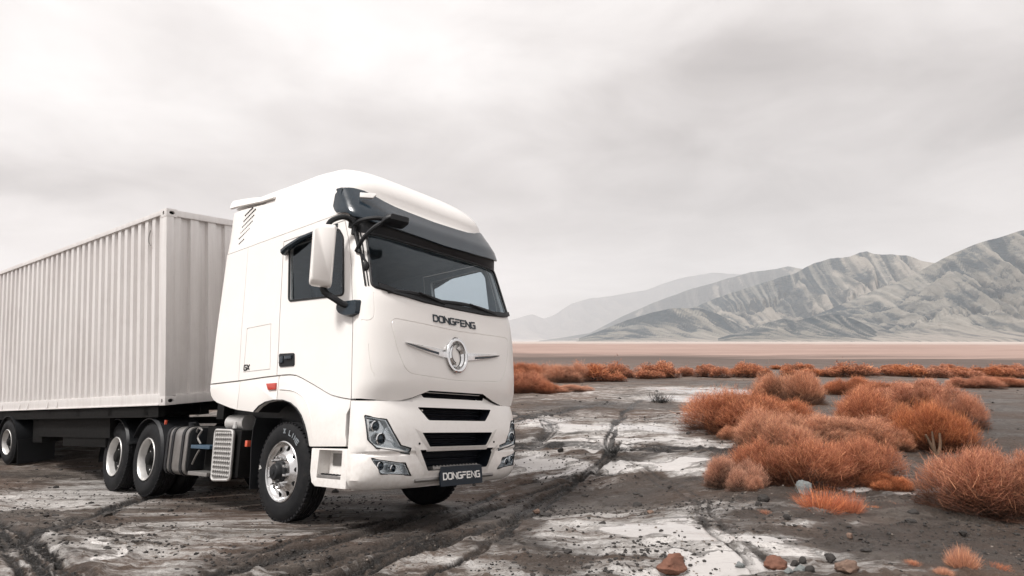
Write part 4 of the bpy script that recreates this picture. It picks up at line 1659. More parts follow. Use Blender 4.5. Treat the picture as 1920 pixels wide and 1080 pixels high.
# side step behind the bumper corner
for s in (-1, 1):
    mb = MB()
    O1 = [(0.60, 0.785), (1.215, 0.79), (1.215, 0.415), (0.70, 0.415), (0.635, 0.45), (0.60, 0.55)]
    mb.poly_prism(O1, 'y', s * 1.232, s * 0.98)
    stp = mb.mesh('step_box', [M['paint'], M['beige']], bevel=0.012)
    ct = MB()
    ct.poly_prism([(0.74, 0.772), (1.13, 0.772), (1.13, 0.535), (0.72, 0.50)], 'y', s * 1.35, s * 1.09)
    for v in (0,):
        stp = boolean(stp, ct.mesh('c', [M['paint'], M['beige']], smooth=0))
    stp = link('step_box', stp, TRUCK)
    mb = MB()
    mb.bx(0.735, 1.125, s * 1.235, s * 1.10, 0.50, 0.53)
    mb.build('step_tread', M['tread'], stp, bevel=0.004)
    for k in range(6):
        mb = MB()
        mb.box((0.78 + 0.06 * k, s * 1.20, 0.536), (0.03, 0.03, 0.014))
        mb.build('tread_stud', M['black'], stp, smooth=0)
    mb = MB()
    mb.bx(0.80, 0.99, s * 1.10, s * 1.094, 0.615, 0.735)
    mb.build('switch_panel', M['tank'], stp, bevel=0.003)
    mb = MB()
    mb.bx(1.06, 1.12, s * 1.16, s * 1.095, 0.56, 0.76)
    mb.build('step_bracket', M['paint'], stp, bevel=0.006)

# ---------------- letters
GLYPH = {
    'D': [[(0, 0), (0, 1), (0.72, 1), (1, 0.72), (1, 0.28), (0.72, 0), (0, 0)]],
    'O': [[(0.15, 0), (0, 0.15), (0, 0.85), (0.15, 1), (0.85, 1), (1, 0.85), (1, 0.15), (0.85, 0), (0.15, 0)]],
    'N': [[(0, 0), (0, 1), (1, 0), (1, 1)]],
    'G': [[(1, 1), (0.15, 1), (0, 0.85), (0, 0.15), (0.15, 0), (1, 0), (1, 0.5), (0.55, 0.5)]],
    'F': [[(0, 0), (0, 0.55)], [(0, 1), (1, 1)], [(0, 0.55), (0.9, 0.55)]],
    'E': [[(1, 1), (0, 1), (0, 0), (1, 0)], [(0, 0.5), (0.9, 0.5)]],
    'X': [[(0, 0), (1, 1)], [(0, 1), (1, 0)]],
    'L': [[(0, 1), (0, 0), (1, 0)]],
    'I': [[(0.5, 0), (0.5, 1)]],
}


def stroke_prism(mb, pts, t, place, h):
    """a mitred ribbon of width t extruded by h; place(u, v, k) -> point"""
    pts = [Vector(p) for p in pts]
    closed = (pts[0] - pts[-1]).length < 1e-6
    if closed:
        pts = pts[:-1]
    n = len(pts)
    Lf, Rt = [], []
    for i in range(n):
        a = pts[i - 1] if (i > 0 or closed) else pts[0] * 2 - pts[1]
        c = pts[(i + 1) % n] if (i < n - 1 or closed) else pts[-1] * 2 - pts[-2]
        e1, e2 = (pts[i] - a).normalized(), (c - pts[i]).normalized()
        n1, n2 = Vector((-e1.y, e1.x)), Vector((-e2.y, e2.x))
        m = (n1 + n2).normalized() if (n1 + n2).length > 1e-4 else n1
        k = t / 2 / max(0.5, m.dot(n1))
        Lf.append(pts[i] + m * k)
        Rt.append(pts[i] - m * k)
    m_ = n if closed else n - 1
    for i in range(m_):
        j = (i + 1) % n
        q = [Lf[i], Lf[j], Rt[j], Rt[i]]
        A = [mb.bm.verts.new(place(p.x, p.y, 0)) for p in q]
        B = [mb.bm.verts.new(place(p.x, p.y, h)) for p in q]
        mb.bm.faces.new(A[::-1])
        mb.bm.faces.new(B)
        for a in range(4):
            b = (a + 1) % 4
            mb.bm.faces.new((A[a], A[b], B[b], B[a]))


def lettering(word, parent, mat, y0, z0, lw, lh, gap, t, h, plane, name='letter', slant=0.0):
    """plane(y, z, off) -> point"""
    for i, ch in enumerate(word):
        mb = MB()
        yb = y0 + i * (lw + gap)

        def place(u, v, k, yb=yb):
            return plane(yb + u + slant * v, z0 + v, k)
        for st_ in GLYPH[ch]:
            stroke_prism(mb, [(u * lw, v * lh) for u, v in st_], t, place, h)
        mb.build(name, mat, parent, smooth=0)


badge = empty('badge')
badge.parent = TRUCK
lettering('DONGFENG', badge, M['gloss_dark'], -0.385, 2.125, 0.070, 0.068, 0.0195, 0.0145, 0.012, lambda y, z, k: Vector((surf(y, z, k - 0.002), y, z)))

# number plate
plate_c = Vector((1.585, 0.035, 0.50))
tl = R_(-6)
px_, pz_ = Vector((math.cos(tl), 0, math.sin(-tl) * -1)), Vector((-math.sin(tl) * -1, 0, math.cos(tl)))


def plate_pt(y, z, k):
    return plate_c + Vector((0, y, 0)) + Vector((-0.10 * z, 0, z)) + Vector((k + 0.010, 0, 0))


mb = MB()
pr = rounded([(-0.335, -0.098), (0.335, -0.098), (0.335, 0.098), (-0.335, 0.098)], 0.02, 3)
A = [mb.bm.verts.new(plate_pt(y, z, -0.022)) for y, z in pr]
B = [mb.bm.verts.new(plate_pt(y, z, 0)) for y, z in pr]
mb.bm.faces.new(A[::-1])
mb.bm.faces.new(B)
for i in range(len(pr)):
    j = (i + 1) % len(pr)
    mb.bm.faces.new((A[i], A[j], B[j], B[i]))
plate = mb.build('number_plate', M['plate'], TRUCK)
lettering('DONGFENG', plate, M['letter'], -0.292, -0.030, 0.057, 0.060, 0.0175, 0.0125, 0.004, plate_pt)
mb = MB()
mb.bx(1.48, 1.585, -0.1, 0.17, 0.44, 0.57)
mb.build('plate_bracket', M['black'], TRUCK)

# round emblem with its chrome wings
EM = empty('emblem')
EM.parent = TRUCK
ec = (-0.045, 1.772)


def em_pt(y, z, k):
    return Vector((surf(ec[0] + y, ec[1] + z, 0.006 + k), ec[0] + y, ec[1] + z))


mb = MB()
rings = []
R0, r0 = 0.162, 0.022
vs = []
for i in range(40):
    a = 2 * PI * i / 40
    row = []
    for j in range(8):
        b = 2 * PI * j / 8
        rr = R0 + r0 * math.cos(b)
        row.append(mb.bm.verts.new(em_pt(rr * 0.95 * math.cos(a), rr * 1.08 * math.sin(a), 0.016 + 0.016 * math.sin(b))))
    vs.append(row)
for i in range(40):
    for j in range(8):
        mb.bm.faces.new((vs[i][j], vs[(i + 1) % 40][j], vs[(i + 1) % 40][(j + 1) % 8], vs[i][(j + 1) % 8]))
mb.build('emblem_ring', M['chrome'], EM)


def crescent(rot):
    """a swallow-like curved blade: outer arc and a smaller, shifted inner arc"""
    U, L2 = [], []
    c, s_ = math.cos(rot), math.sin(rot)
    for k in range(15):
        t = k / 14
        a = R_(62 + 190 * t)
        U.append((0.128 * math.cos(a), 0.128 * math.sin(a)))
        b = R_(78 + 172 * t)
        L2.append((0.026 + 0.098 * math.cos(b), 0.022 + 0.098 * math.sin(b)))
    f = lambda p: (p[0] * c - p[1] * s_, (p[0] * s_ + p[1] * c) * 1.1)
    return [f(p) for p in U], [f(p) for p in L2]


for rot in (R_(0), R_(180)):
    U, Lw = crescent(rot)
    half = len(U)
    mb = MB()
    a0 = [mb.bm.verts.new(em_pt(u[0], u[1], 0.0)) for u in U]
    b0 = [mb.bm.verts.new(em_pt(u[0], u[1], 0.0)) for u in Lw]
    mid = [mb.bm.verts.new(em_pt(u[0] * 0.55 + v[0] * 0.45, u[1] * 0.55 + v[1] * 0.45, 0.026)) for u, v in zip(U, Lw)]
    for k in range(half - 1):
        mb.bm.faces.new((a0[k], a0[k + 1], mid[k + 1], mid[k]))
        mb.bm.faces.new((mid[k], mid[k + 1], b0[k + 1], b0[k]))
    mb.build('emblem_blade', M['chrome'], EM, smooth=0)
    mb = MB()
    mb.tube([em_pt(u[0] * 1.02, u[1] * 1.02, 0.002) for u in Lw], 0.004, 5)  # dark outline along the blade's inner edge
    mb.build('blade_outline', M['black'], EM)
mb = MB()
mb.box(em_pt(-0.005, 0.195, 0.006), (0.02, 0.05, 0.018))
mb.build('camera_eye', M['black'], EM, bevel=0.004)
for s in (-1, 1):
    mb = MB()
    span = [(0.165, 0.042, -0.056), (0.30, 0.052, -0.040), (0.45, 0.058, -0.018), (0.60, 0.064, 0.012), (0.76, 0.070, 0.052)]
    rows = [[], [], [], []]
    for (d, zt, zb) in span:
        for r_, (z, k) in enumerate(((zb, -0.004), (zb + (zt - zb) * 0.12, 0.020), (zt - (zt - zb) * 0.35, 0.026), (zt, -0.004))):
            rows[r_].append(em_pt(s * d, z + 0.005, k))
    mb.sheet(rows, 0.006, (-1, 0, 0))
    mb.build('chrome_wing', M['chrome'], EM, smooth=25)
    # dark inlay in the wing
    mb = MB()
    rows = [[em_pt(s * d, zb + (zt - zb) * f + 0.005, 0.0275 - 0.004 * f) for (d, zt, zb) in span[1:]] for f in (0.22, 0.5)]
    mb.sheet(rows, 0.004, (-1, 0, 0))
    mb.build('wing_inlay', M['gloss_dark'], EM)
# side badge
bd = empty('side_badge')
bd.parent = TRUCK
for i, ch in enumerate('GX'):
    mb = MB()
    for st_ in GLYPH[ch]:
        stroke_prism(mb, [(u * 0.055, v * 0.06) for u, v in st_], 0.014, lambda u, v, k, i=i: Vector((-0.955 + i * 0.072 + u, -1.249 - k, 1.672 + v)), 0.008)
    mb.build('letter', M['black'], bd, smooth=0)

# ---------------- mirrors (near side)
mir = empty('side_mirror')
mir.parent = TRUCK
mb = MB()
# housing leans out from the door; seen from the front it is a tall rounded shell
Mz = Matrix.Rotation(R_(-30), 3, 'Z')
prof = rounded([(-0.115, -0.335), (0.115, -0.355), (0.125, 0.33), (-0.118, 0.31)], 0.045, 4)
rings = []
for (d, k) in ((0.0, 0.99), (0.02, 1.0), (0.07, 0.99), (0.11, 0.94), (0.135, 0.84)):
    rings.append([Mz @ Vector((d, p[0] * k, p[1] * k)) + Vector((0.93, -1.505, 2.735)) for p in prof])
mb.loft(rings)
mb.build('mirror_housing', M['paint'], mir, smooth=40)
mb = MB()
rings = [[Mz @ Vector((d, p[0] * 0.93, p[1] * 0.94)) + Vector((0.93, -1.505, 2.735)) for p in prof] for d in (-0.006, -0.001)]
mb.loft(rings)
mb.build('mirror_glass', M['chrome'], mir)
mb = MB()
mb.tube(dens([(0.93, -1.47, 3.03), (0.96, -1.45, 3.115), (1.04, -1.37, 3.165), (1.06, -1.28, 3.16), (1.07, -1.225, 3.10), (1.075, -1.222, 3.0)], 0.03), 0.030, 8)
mb.cyl((1.05, -1.23, 3.08), (1.05, -1.23, 3.18), 0.045, 12)
mb.build('mirror_arm', M['black'], mir)
mb = MB()
mb.tube(dens([(0.94, -1.48, 2.42), (0.97, -1.46, 2.34), (1.06, -1.40, 2.27), (1.10, -1.33, 2.225), (1.14, -1.28, 2.21)], 0.03), 0.036, 8)
mb.build('mirror_arm', M['black'], mir)
mb = MB()
pl = rounded([(0.98, 2.265), (1.30, 2.265), (1.30, 2.10), (1.16, 2.085), (1.02, 2.13), (0.96, 2.19)], 0.03, 3)
rings = []
for yy, k in ((-1.245, 1.0), (-1.29, 0.98), (-1.325, 0.86)):
    cx_, cz_ = 1.13, 2.18
    rings.append([(cx_ + (x - cx_) * k - (0.02 if yy > -1.26 else 0) * 0, yy + (0.055 if x > 1.2 and yy > -1.3 else 0) + (0.035 if x > 1.2 else 0), cz_ + (z - cz_) * k) for x, z in pl])
mb.loft(rings)
mb.build('mirror_base', M['gloss_dark'], mir, smooth=40)
# front look-down mirror on its two arms
fm = empty('front_mirror')
fm.parent = TRUCK
mb = MB()
rings = []
fp = rounded([(-0.17, -0.05), (0.16, -0.025), (0.17, 0.045), (-0.15, 0.025)], 0.03, 3)
for d, k in ((0.0, 0.9), (0.02, 1.0), (0.12, 1.0), (0.17, 0.8)):
    rings.append([(1.42 + d * 0.75, -0.985 + p[0] * k, 3.10 + p[1] * k + d * 0.25) for p in fp])
mb.loft(rings)
mb.build('mirror_housing', M['black'], fm, smooth=40)
for pts in ([(1.075, -1.225, 3.10), (1.20, -1.24, 3.12), (1.34, -1.18, 3.135), (1.44, -1.06, 3.13)], [(1.13, -1.215, 2.80), (1.24, -1.22, 2.92), (1.36, -1.16, 3.04), (1.45, -1.06, 3.12)]):
    mb = MB()
    mb.tube(dens(pts, 0.04), 0.024, 8)
    mb.build('mirror_arm', M['black'], fm)
mb = MB()
mb.cyl((1.09, -1.22, 3.02), (1.18, -1.215, 2.78), 0.016, 8)
mb.lathe([(0.02, -0.05), (0.034, -0.03), (0.034, 0.03), (0.02, 0.05)], (1.24, -1.165, 2.63), 10, 'z')
mb.cyl((1.17, -1.20, 2.80), (1.24, -1.165, 2.68), 0.014, 8)
mb.build('mirror_arm', M['black'], fm)

# ---------------- inside the cab
mb = MB()
rows = []
for x, z in ((1.30, 2.24), (1.18, 2.30), (0.92, 2.27), (0.80, 2.10), (0.78, 1.70)):
    rows.append([(x, y, z) for y in np.linspace(-1.12, 1.12, 9)])
mb.sheet(rows, 0.03, (0, 0, -1))
mb.build('dashboard', M['dash'], TRUCK)
for y in (-0.62, 0.62):
    seat = empty('seat', Matrix.Translation((0.15, y, 1.66)))
    seat.parent = TRUCK
    seat.matrix_parent_inverse = Matrix.Identity(4)
    mb = MB()
    mb.bx(-0.25, 0.27, -0.26, 0.26, 0.28, 0.44)
    mb.build('seat_cushion', M['seat'], seat, bevel=0.05)
    mb = MB()
    mb.box((-0.27, 0, 0.74), (0.13, 0.5, 0.66), Matrix.Rotation(-0.16, 3, 'Y'))
    mb.build('seat_back', M['seat'], seat, bevel=0.05)
    mb = MB()
    mb.box((-0.33, 0, 1.14), (0.10, 0.27, 0.19), Matrix.Rotation(-0.12, 3, 'Y'))
    mb.cyl((-0.32, 0.07, 0.98), (-0.32, 0.07, 1.1), 0.01, 6)
    mb.cyl((-0.32, -0.07, 0.98), (-0.32, -0.07, 1.1), 0.01, 6)
    mb.build('headrest', M['seat'], seat, bevel=0.03)
    mb = MB()
    mb.bx(-0.16, 0.16, -0.18, 0.18, 0.0, 0.28)
    mb.build('seat_base', M['black'], seat)
sw = MB()
a_ = []
Ms = Matrix.Rotation(R_(-58), 3, 'Y')
for i in range(33):
    a = 2 * PI * i / 32
    a_.append(Ms @ Vector((0, 0.235 * math.cos(a), 0.235 * math.sin(a))) + Vector((0.74, 0.62, 2.42)))
sw.tube(a_, 0.017, 6)
for a in (0.2, PI - 0.2, -PI / 2):
    sw.cyl((0.74, 0.62, 2.42), Ms @ Vector((0, 0.23 * math.cos(a), 0.23 * math.sin(a))) + Vector((0.74, 0.62, 2.42)), 0.018, 6)
sw.cyl((0.74, 0.62, 2.42), (0.95, 0.62, 2.22), 0.03, 8)
sw.build('steering_wheel', M['black'], TRUCK)
mb = MB()
mb.bx(-1.78, -1.15, -1.15, 1.15, 1.7, 2.15)
mb.build('bunk', M['seat'], TRUCK, bevel=0.05)


# ---------------- wheels
def tyre_mesh(R, rim, wd, name='tyre'):
    """axis y, outer face at y = 0, body reaching to y = wd"""
    mb = MB()
    sh = R - 0.015
    prof = [(rim, wd - 0.02), (rim + 0.02, wd), (rim + 0.10, wd + 0.012), (sh - 0.05, wd + 0.004), (sh, wd - 0.03), (R, wd - 0.06)]
    g = 0.014
    for k in range(1, 5):
        y = wd - 0.06 - (wd - 0.12) * k / 5
        prof += [(R, y + 0.009), (R - g, y + 0.006), (R - g, y - 0.006), (R, y - 0.009)]
    prof += [(R, 0.06), (sh, 0.028), (sh - 0.012, 0.018), (sh - 0.05, -0.002), (rim + 0.13, -0.012), (rim + 0.06, -0.008), (rim + 0.03, 0.0), (rim + 0.026, 0.004), (rim + 0.012, 0.004), (rim, 0.02)]
    mb.lathe(prof, (0, 0, 0), 64, 'y', closed=True)
    return mb.mesh(name, M['tyre'], smooth=40)


def lug_mesh(R):
    """shoulder blocks of the tread"""
    mb = MB()
    for k in range(56):
        a = 2 * PI * k / 56
        Mr = Matrix.Rotation(a, 3, 'Y')
        c = Mr @ Vector((R - 0.010, 0.045, 0))
        mb.box(c, (0.026, 0.045, 0.036), Mr)
    return mb.mesh('tread_blocks', M['tyre'], smooth=0)


TYRE = tyre_mesh(0.525, 0.305, 0.30)
LUG = lug_mesh(0.525)


def disc_wheel_front():
    """polished alloy disc with ten hand holes; outer lip at y = 0"""
    mb = MB()
    mb.lathe([(0.318, 0.012), (0.322, 0.0), (0.312, -0.008), (0.300, 0.0), (0.290, 0.028), (0.268, 0.045), (0.235, 0.040), (0.205, 0.012), (0.185, -0.010), (0.105, -0.014), (0.10, 0.05), (0.18, 0.05), (0.25, 0.085), (0.29, 0.075), (0.31, 0.05)], (0, 0, 0), 60, 'y', closed=True)
    me = mb.mesh('rim', [M['alloy'], M['black']], smooth=35)
    ct = MB()
    for k in range(10):
        a = 2 * PI * (k + 0.5) / 10
        c = Vector((0.246 * math.cos(a), 0, 0.246 * math.sin(a)))
        ring = [[(c.x + 0.030 * math.cos(b), y, c.z + 0.030 * math.sin(b)) for b in np.linspace(0, 2 * PI, 14, endpoint=False)] for y in (-0.2, 0.3)]
        ct.loft(ring)
    return boolean(me, ct.mesh('holes', [M['alloy'], M['black']], smooth=0), ang=35)


RIM_F = disc_wheel_front()


def rear_rim_mesh():
    mb = MB()
    mb.lathe([(0.30, 0.012), (0.305, 0.0), (0.297, -0.008), (0.286, 0.004), (0.276, 0.03), (0.262, 0.10), (0.256, 0.145), (0.225, 0.165), (0.19, 0.158), (0.13, 0.15), (0.12, 0.17), (0.20, 0.19), (0.27, 0.19), (0.29, 0.1)], (0, 0, 0), 52, 'y', closed=True)
    return mb.mesh('rim', M['steel_rim'], smooth=40)


RIM_R = rear_rim_mesh()


def nut_mesh():
    mb = MB()
    mb.lathe([(0.020, 0), (0.020, -0.018), (0.0135, -0.02), (0.0135, -0.055), (0.008, -0.060)], (0, 0, 0), 6, 'y')
    return mb.mesh('wheel_nut', M['alloy'], smooth=25)


NUT = nut_mesh()


def hub_mesh(front):
    mb = MB()
    if front:
        mb.lathe([(0.118, 0.03), (0.118, -0.03), (0.095, -0.045), (0.088, -0.085), (0.075, -0.10), (0.035, -0.105), (0.032, -0.115), (0.003, -0.118)], (0, 0, 0), 30, 'y')
    else:
        mb.lathe([(0.125, 0.17), (0.118, 0.10), (0.105, 0.085), (0.085, 0.02), (0.06, 0.01), (0.004, 0.006)], (0, 0, 0), 28, 'y')
    return mb.mesh('hub', M['dark_metal'] if not front else M['black'], smooth=35)


HUB_F, HUB_R = hub_mesh(True), hub_mesh(False)
BACK = MB().lathe([(0.30, 0.10), (0.30, 0.14), (0.02, 0.14), (0.02, 0.10)], (0, 0, 0), 32, 'y', closed=True).mesh('drum', M['dark_metal'])


def wheel(parent, x, y, z, near, front, rim=None, scale=1.0, rot=0.0):
    """outer face at y; near: +1 wheel body goes towards +y"""
    w_ = empty('wheel')
    w_.parent = parent
    w_.location = (x, y, z)
    w_.rotation_euler = (0, rot, 0 if near > 0 else PI)
    w_.scale = (scale,) * 3
    link('tyre', TYRE, w_)
    link('tread_blocks', LUG, w_)
    rm_ = link('rim', RIM_F if front else RIM_R, w_)
    link('drum', BACK, w_)
    link('hub', HUB_F if front else HUB_R, w_)
    for k in range(10):
        a = 2 * PI * k / 10
        nt_ = link('wheel_nut', NUT, w_)
        if front:
            nt_.location = (0.150 * math.cos(a), -0.012, 0.150 * math.sin(a))
        else:
            nt_.location = (0.165 * math.cos(a), 0.155, 0.165 * math.sin(a))
    return w_


wf = wheel(TRUCK, 0, -1.2, 0.525, 1, True, rot=0.2)
wheel(TRUCK, 0, 1.2, 0.525, -1, True)
for x in (-3.71, -5.0):
    wheel(TRUCK, x, -1.2, 0.535, 1, False, rot=x)
    wheel(TRUCK, x, 1.2, 0.535, -1, False)
    for y in (-0.86, 0.86):                       # inner tyre of the pair
        o = link('inner_tyre', TYRE, TRUCK)
        o.location = (x, y, 0.535)
        o.rotation_euler = (0, 0, 0 if y < 0 else PI)
# raised words on the front tyre
def arc_word(word, r, a0, da, size, parent):
    for i, ch in enumerate(word):
        if ch == ' ':
            continue
        a = a0 - da * i
        mb = MB()

        def place(u, v, k, a=a):
            rr = r + v
            aa = a - u / r
            return Vector((rr * math.cos(aa), -0.0145 - k, rr * math.sin(aa)))
        for st_ in GLYPH[ch]:
            stroke_prism(mb, [(u * size * 0.7, v * size) for u, v in st_], size * 0.2, place, 0.006)
        mb.build('letter', M['trim'], parent, smooth=0)


arc_word('X LINE', 0.405, R_(100), R_(8), 0.05, wf)
mb = MB()
for st_ in [[(0, 0), (0.035, 0.02), (0, 0.04), (0, 0)]]:
    stroke_prism(mb, st_, 0.005, lambda u, v, k: Vector((-0.43 + u, -0.0135 - k, -0.08 + v)), 0.004)
mb.build('tyre_mark', M['letter'], wf, smooth=0)

# ---------------- chassis
mb = MB()
for y in (-0.43, 0.43):
    mb.bx(-5.75, 1.15, y - 0.04, y + 0.04, 0.72, 1.0)
for x in (-5.6, -4.35, -2.9, -1.6, -0.6, 0.9):
    mb.bx(x - 0.05, x + 0.05, -0.4, 0.4, 0.75, 0.95)
mb.build('chassis_frame', M['dark_metal'], TRUCK)
for x, r in ((0, 0.07), (-3.71, 0.09), (-5.0, 0.09)):
    mb = MB()
    mb.cyl((x, -1.05, 0.53), (x, 1.05, 0.53), r, 12)
    mb.lathe([(0.05, -0.2), (0.2, -0.1), (0.2, 0.1), (0.05, 0.2)], (x, 0, 0.53), 16, 'y')
    mb.build('axle', M['dark_metal'], TRUCK)
mb = MB()
mb.lathe([(0.52, 0), (0.5, 0.09), (0.1, 0.11)], (-4.3, 0, 1.06), 28, 'z')
mb.build('fifth_wheel', M['dark_metal'], TRUCK)
mb = MB()
mb.bx(-1.2, 1.2, -0.5, 0.5, 0.5, 1.05)
mb.build('engine_block', M['dark_metal'], TRUCK, bevel=0.05)
# drive wheel mudguards
for x in (-3.71, -5.0):
    for s in (-1, 1):
        mb = MB()
        rows = []
        for yy in (-1.235, -1.20, -0.9, -0.62):
            rr = 0.60 if yy > -1.23 else 0.575
            rows.append([(x + rr * math.cos(a) * 1.02, s * yy, 0.535 + rr * math.sin(a)) for a in np.linspace(R_(-12 if x > -4 else 20), R_(150 if x > -4 else 190), 22)])
        mb.sheet(rows, 0.014, (0, 0, 1))
        mb.build('mudguard', M['black'], TRUCK)
for s in (-1, 1):
    mb = MB()
    mb.bx(-3.115, -3.09, s * 1.245, s * 1.215, 1.03, 1.09)
    mb.build('side_marker', M['orange_lens'], TRUCK, bevel=0.004)
# fuel tank with its straps
ft = empty('fuel_tank')
ft.parent = TRUCK
mb = MB()
prof = rounded([(-1.22, 0.36), (-0.60, 0.36), (-0.60, 1.0), (-1.22, 1.0)], 0.13, 5)
mb.loft([[(x, y, z) for y, z in prof] for x in (-3.0, -2.36)])
mb.build('tank_body', M['tank'], ft, bevel=0.018)
mb = MB()
mb.loft([[(-2.36 + 0.012 * t, -0.91 + (y + 0.91) * (0.95 - 0.12 * t), 0.68 + (z - 0.68) * (0.95 - 0.12 * t)) for y, z in prof] for t in (0, 0.5, 1)])
mb.build('tank_end', M['black'], ft)
for x in (-2.96, -2.80, -2.48):
    mb = MB()
    P2 = grow(prof, 0.012)
    mb.loft([[(xx, y, z) for y, z in P2] for xx in (x - 0.035, x + 0.035)])
    mb.build('tank_strap', M['black'], ft)
mb = MB()
mb.lathe([(0.05, 0), (0.055, 0.05), (0.03, 0.06)], (-2.7, -1.02, 1.0), 14, 'z')
mb.build('tank_cap', M['black'], ft)
# ladder well with step treads and hoses
lw = empty('ladder')
lw.parent = TRUCK
mb = MB()
mb.bx(-2.30, -1.72, -0.98, -0.62, 0.40, 1.0)
mb.build('ladder_back', M['dark_metal'], lw)
for z, mt in ((0.72, 'blue'), (0.385, 'tread')):
    mb = MB()
    mb.bx(-2.28, -1.74, -1.20, -0.96, z, z + 0.045)
    st = mb.build('ladder_tread', M[mt], lw, bevel=0.004)
mb = MB()
mb.tube(dens([(-2.24, -1.16, 0.93), (-2.15, -1.18, 0.98), (-2.05, -1.18, 0.95), (-2.12, -1.19, 0.86), (-2.02, -1.19, 0.78)], 0.02), 0.013, 6)
mb.build('hose', M['tank'], lw)
mb = MB()
mb.tube(dens([(-2.04, -1.19, 0.70), (-2.12, -1.19, 0.62), (-2.22, -1.18, 0.52)], 0.02), 0.013, 6)
mb.build('hose', M['tank'], lw)
# tread plate cover over the battery box
bb = empty('battery_box')
bb.parent = TRUCK
mb = MB()
mb.bx(-1.66, -1.02, -1.165, -0.6, 0.40, 0.96)
mb.build('box_body', M['dark_metal'], bb, bevel=0.02)
tp = rounded([(-1.60, 0.975), (-1.10, 0.965), (-1.08, 0.37), (-1.56, 0.345)], 0.075, 5)
mb = MB()
mb.poly_prism(tp, 'y', -1.20, -1.222)
cov = mb.build('tread_cover', M['tread'], bb, bevel=0.006)
mb = MB()
tpp = grow(tp, -0.012)
mb.tube([(x, -1.222, z) for x, z in tpp] + [(x, -1.222, z) for x, z in tpp[:2]], 0.016, 6)
mb.build('cover_rim', M['steel_rim'], bb)
STUD = MB().lathe([(0.017, 0.0), (0.012, -0.012), (0.004, -0.014)], (0, 0, 0), 8, 'y').mesh('tread_stud', M['steel_rim'])
DARKS = MB().lathe([(0.012, 0.0), (0.012, -0.003)], (0, 0, 0), 8, 'y').mesh('tread_hole', M['black'])
for r in range(10):
    for c in range(8):
        x = -1.535 + 0.056 * c + (0.028 if r % 2 else 0) * 0 + 0.004 * (9 - r) * 0
        z = 0.425 + 0.055 * r
        o = link('tread_stud', STUD, bb)
        o.location = (x, -1.222, z)
        o = link('tread_hole', DARKS, bb)
        o.location = (x + 0.022, -1.222, z - 0.012)
mb = MB()
mb.lathe([(0.10, 0), (0.10, -0.45)], (-1.2, -0.98, 1.05), 16, 'x')
mb.lathe([(0.035, 0), (0.028, 0.08)], (-1.35, -1.08, 0.98), 10, 'z')
mb.build('air_tank', M['steel_rim'], TRUCK)
mb = MB()
mb.bx(-0.83, -0.78, -1.21, -1.16, 0.77, 0.84)
mb.build('side_marker', M['orange_lens'], TRUCK, bevel=0.004)
mb = MB()
mb.sheet([[(-0.62 - 0.10 * math.sin(a), y, 0.30 + 0.80 * t) for t, a in ((0, 0), (0.3, 0.2), (0.6, 0.6), (0.85, 0.5), (1.0, 0))] for y in (-1.21, -0.9, -0.6)], 0.012, (-1, 0, 0))
mb.build('mud_flap', M['black'], TRUCK)
# air lines behind the cab
for y, sag in ((-0.25, 0.22), (-0.1, 0.30), (0.08, 0.26)):
    mb = MB()
    mb.tube(dens([(-1.9, y, 1.62), (-2.3, y * 1.3, 1.62 - sag), (-2.8, y * 1.2, 1.5 - sag), (-3.3, y, 1.40)], 0.06), 0.016, 6)
    mb.build('air_line', M['black'], TRUCK)
mb = MB()
mb.bx(-2.05, -1.86, -1.0, 1.0, 1.1, 1.5)
mb.build('cab_support', M['dark_metal'], TRUCK)

# ================================================================== semi-trailer and container
CM = mat4(CR, CO)
TRL = empty('semi_trailer', CM)
tag(TRL, 'black container semi-trailer chassis with silver wheels behind the tractor', 'trailer')
CT = empty('shipping_container', CM)
tag(CT, 'long pale grey corrugated shipping container on the semi-trailer', 'container')
CL, CW, CH = 12.2, 2.44, 2.9
cm_ = M['container']
# posts and rails
for x in (-0.075, -CL + 0.075):
    for y in (0.055, CW - 0.055):
        mb = MB()
        mb.bx(x - 0.075, x + 0.075, y - 0.055, y + 0.055, 0.12, CH - 0.12)
        mb.build('corner_post', cm_, CT, bevel=0.012)
        for z in (0.06, CH - 0.06):
            mb = MB()
            sx, sy = 0.178, 0.162
            xx = -sx / 2 + 0.004 if x > -1 else -CL + sx / 2
            yy = sy / 2 - 0.004 if y < 1 else CW - sy / 2 + 0.004
            mb.bx(xx - sx / 2, xx + sx / 2, yy - sy / 2, yy + sy / 2, z - 0.0625, z + 0.0625)
            cc = mb.mesh('corner_casting', [cm_, M['dark_metal']], bevel=0.010)
            ct = MB()
            ov = [(0.040 * math.cos(a), 0.028 * math.sin(a)) for a in np.linspace(0, 2 * PI, 16, endpoint=False)]
            ct.poly_prism([(yy + u, z + v) for u, v in ov], 'x', xx - 0.06, xx + 0.2)
            ct2 = MB()
            ct2.poly_prism([(xx + u * 0.6, z + v * 1.2) for u, v in ov], 'y', yy - 0.2 if y < 1 else yy + 0.2, yy + 0.04)
            cc = boolean(cc, ct.mesh('h', [cm_, M['dark_metal']], smooth=0))
            cc = boolean(cc, ct2.mesh('h', [cm_, M['dark_metal']], smooth=0))
            link('corner_casting', cc, CT)
            mb = MB()
            mb.bx(xx - 0.055, xx + 0.055, yy - 0.05, yy + 0.05, z - 0.04, z + 0.04)
            mb.build('casting_core', M['dark_metal'], CT)
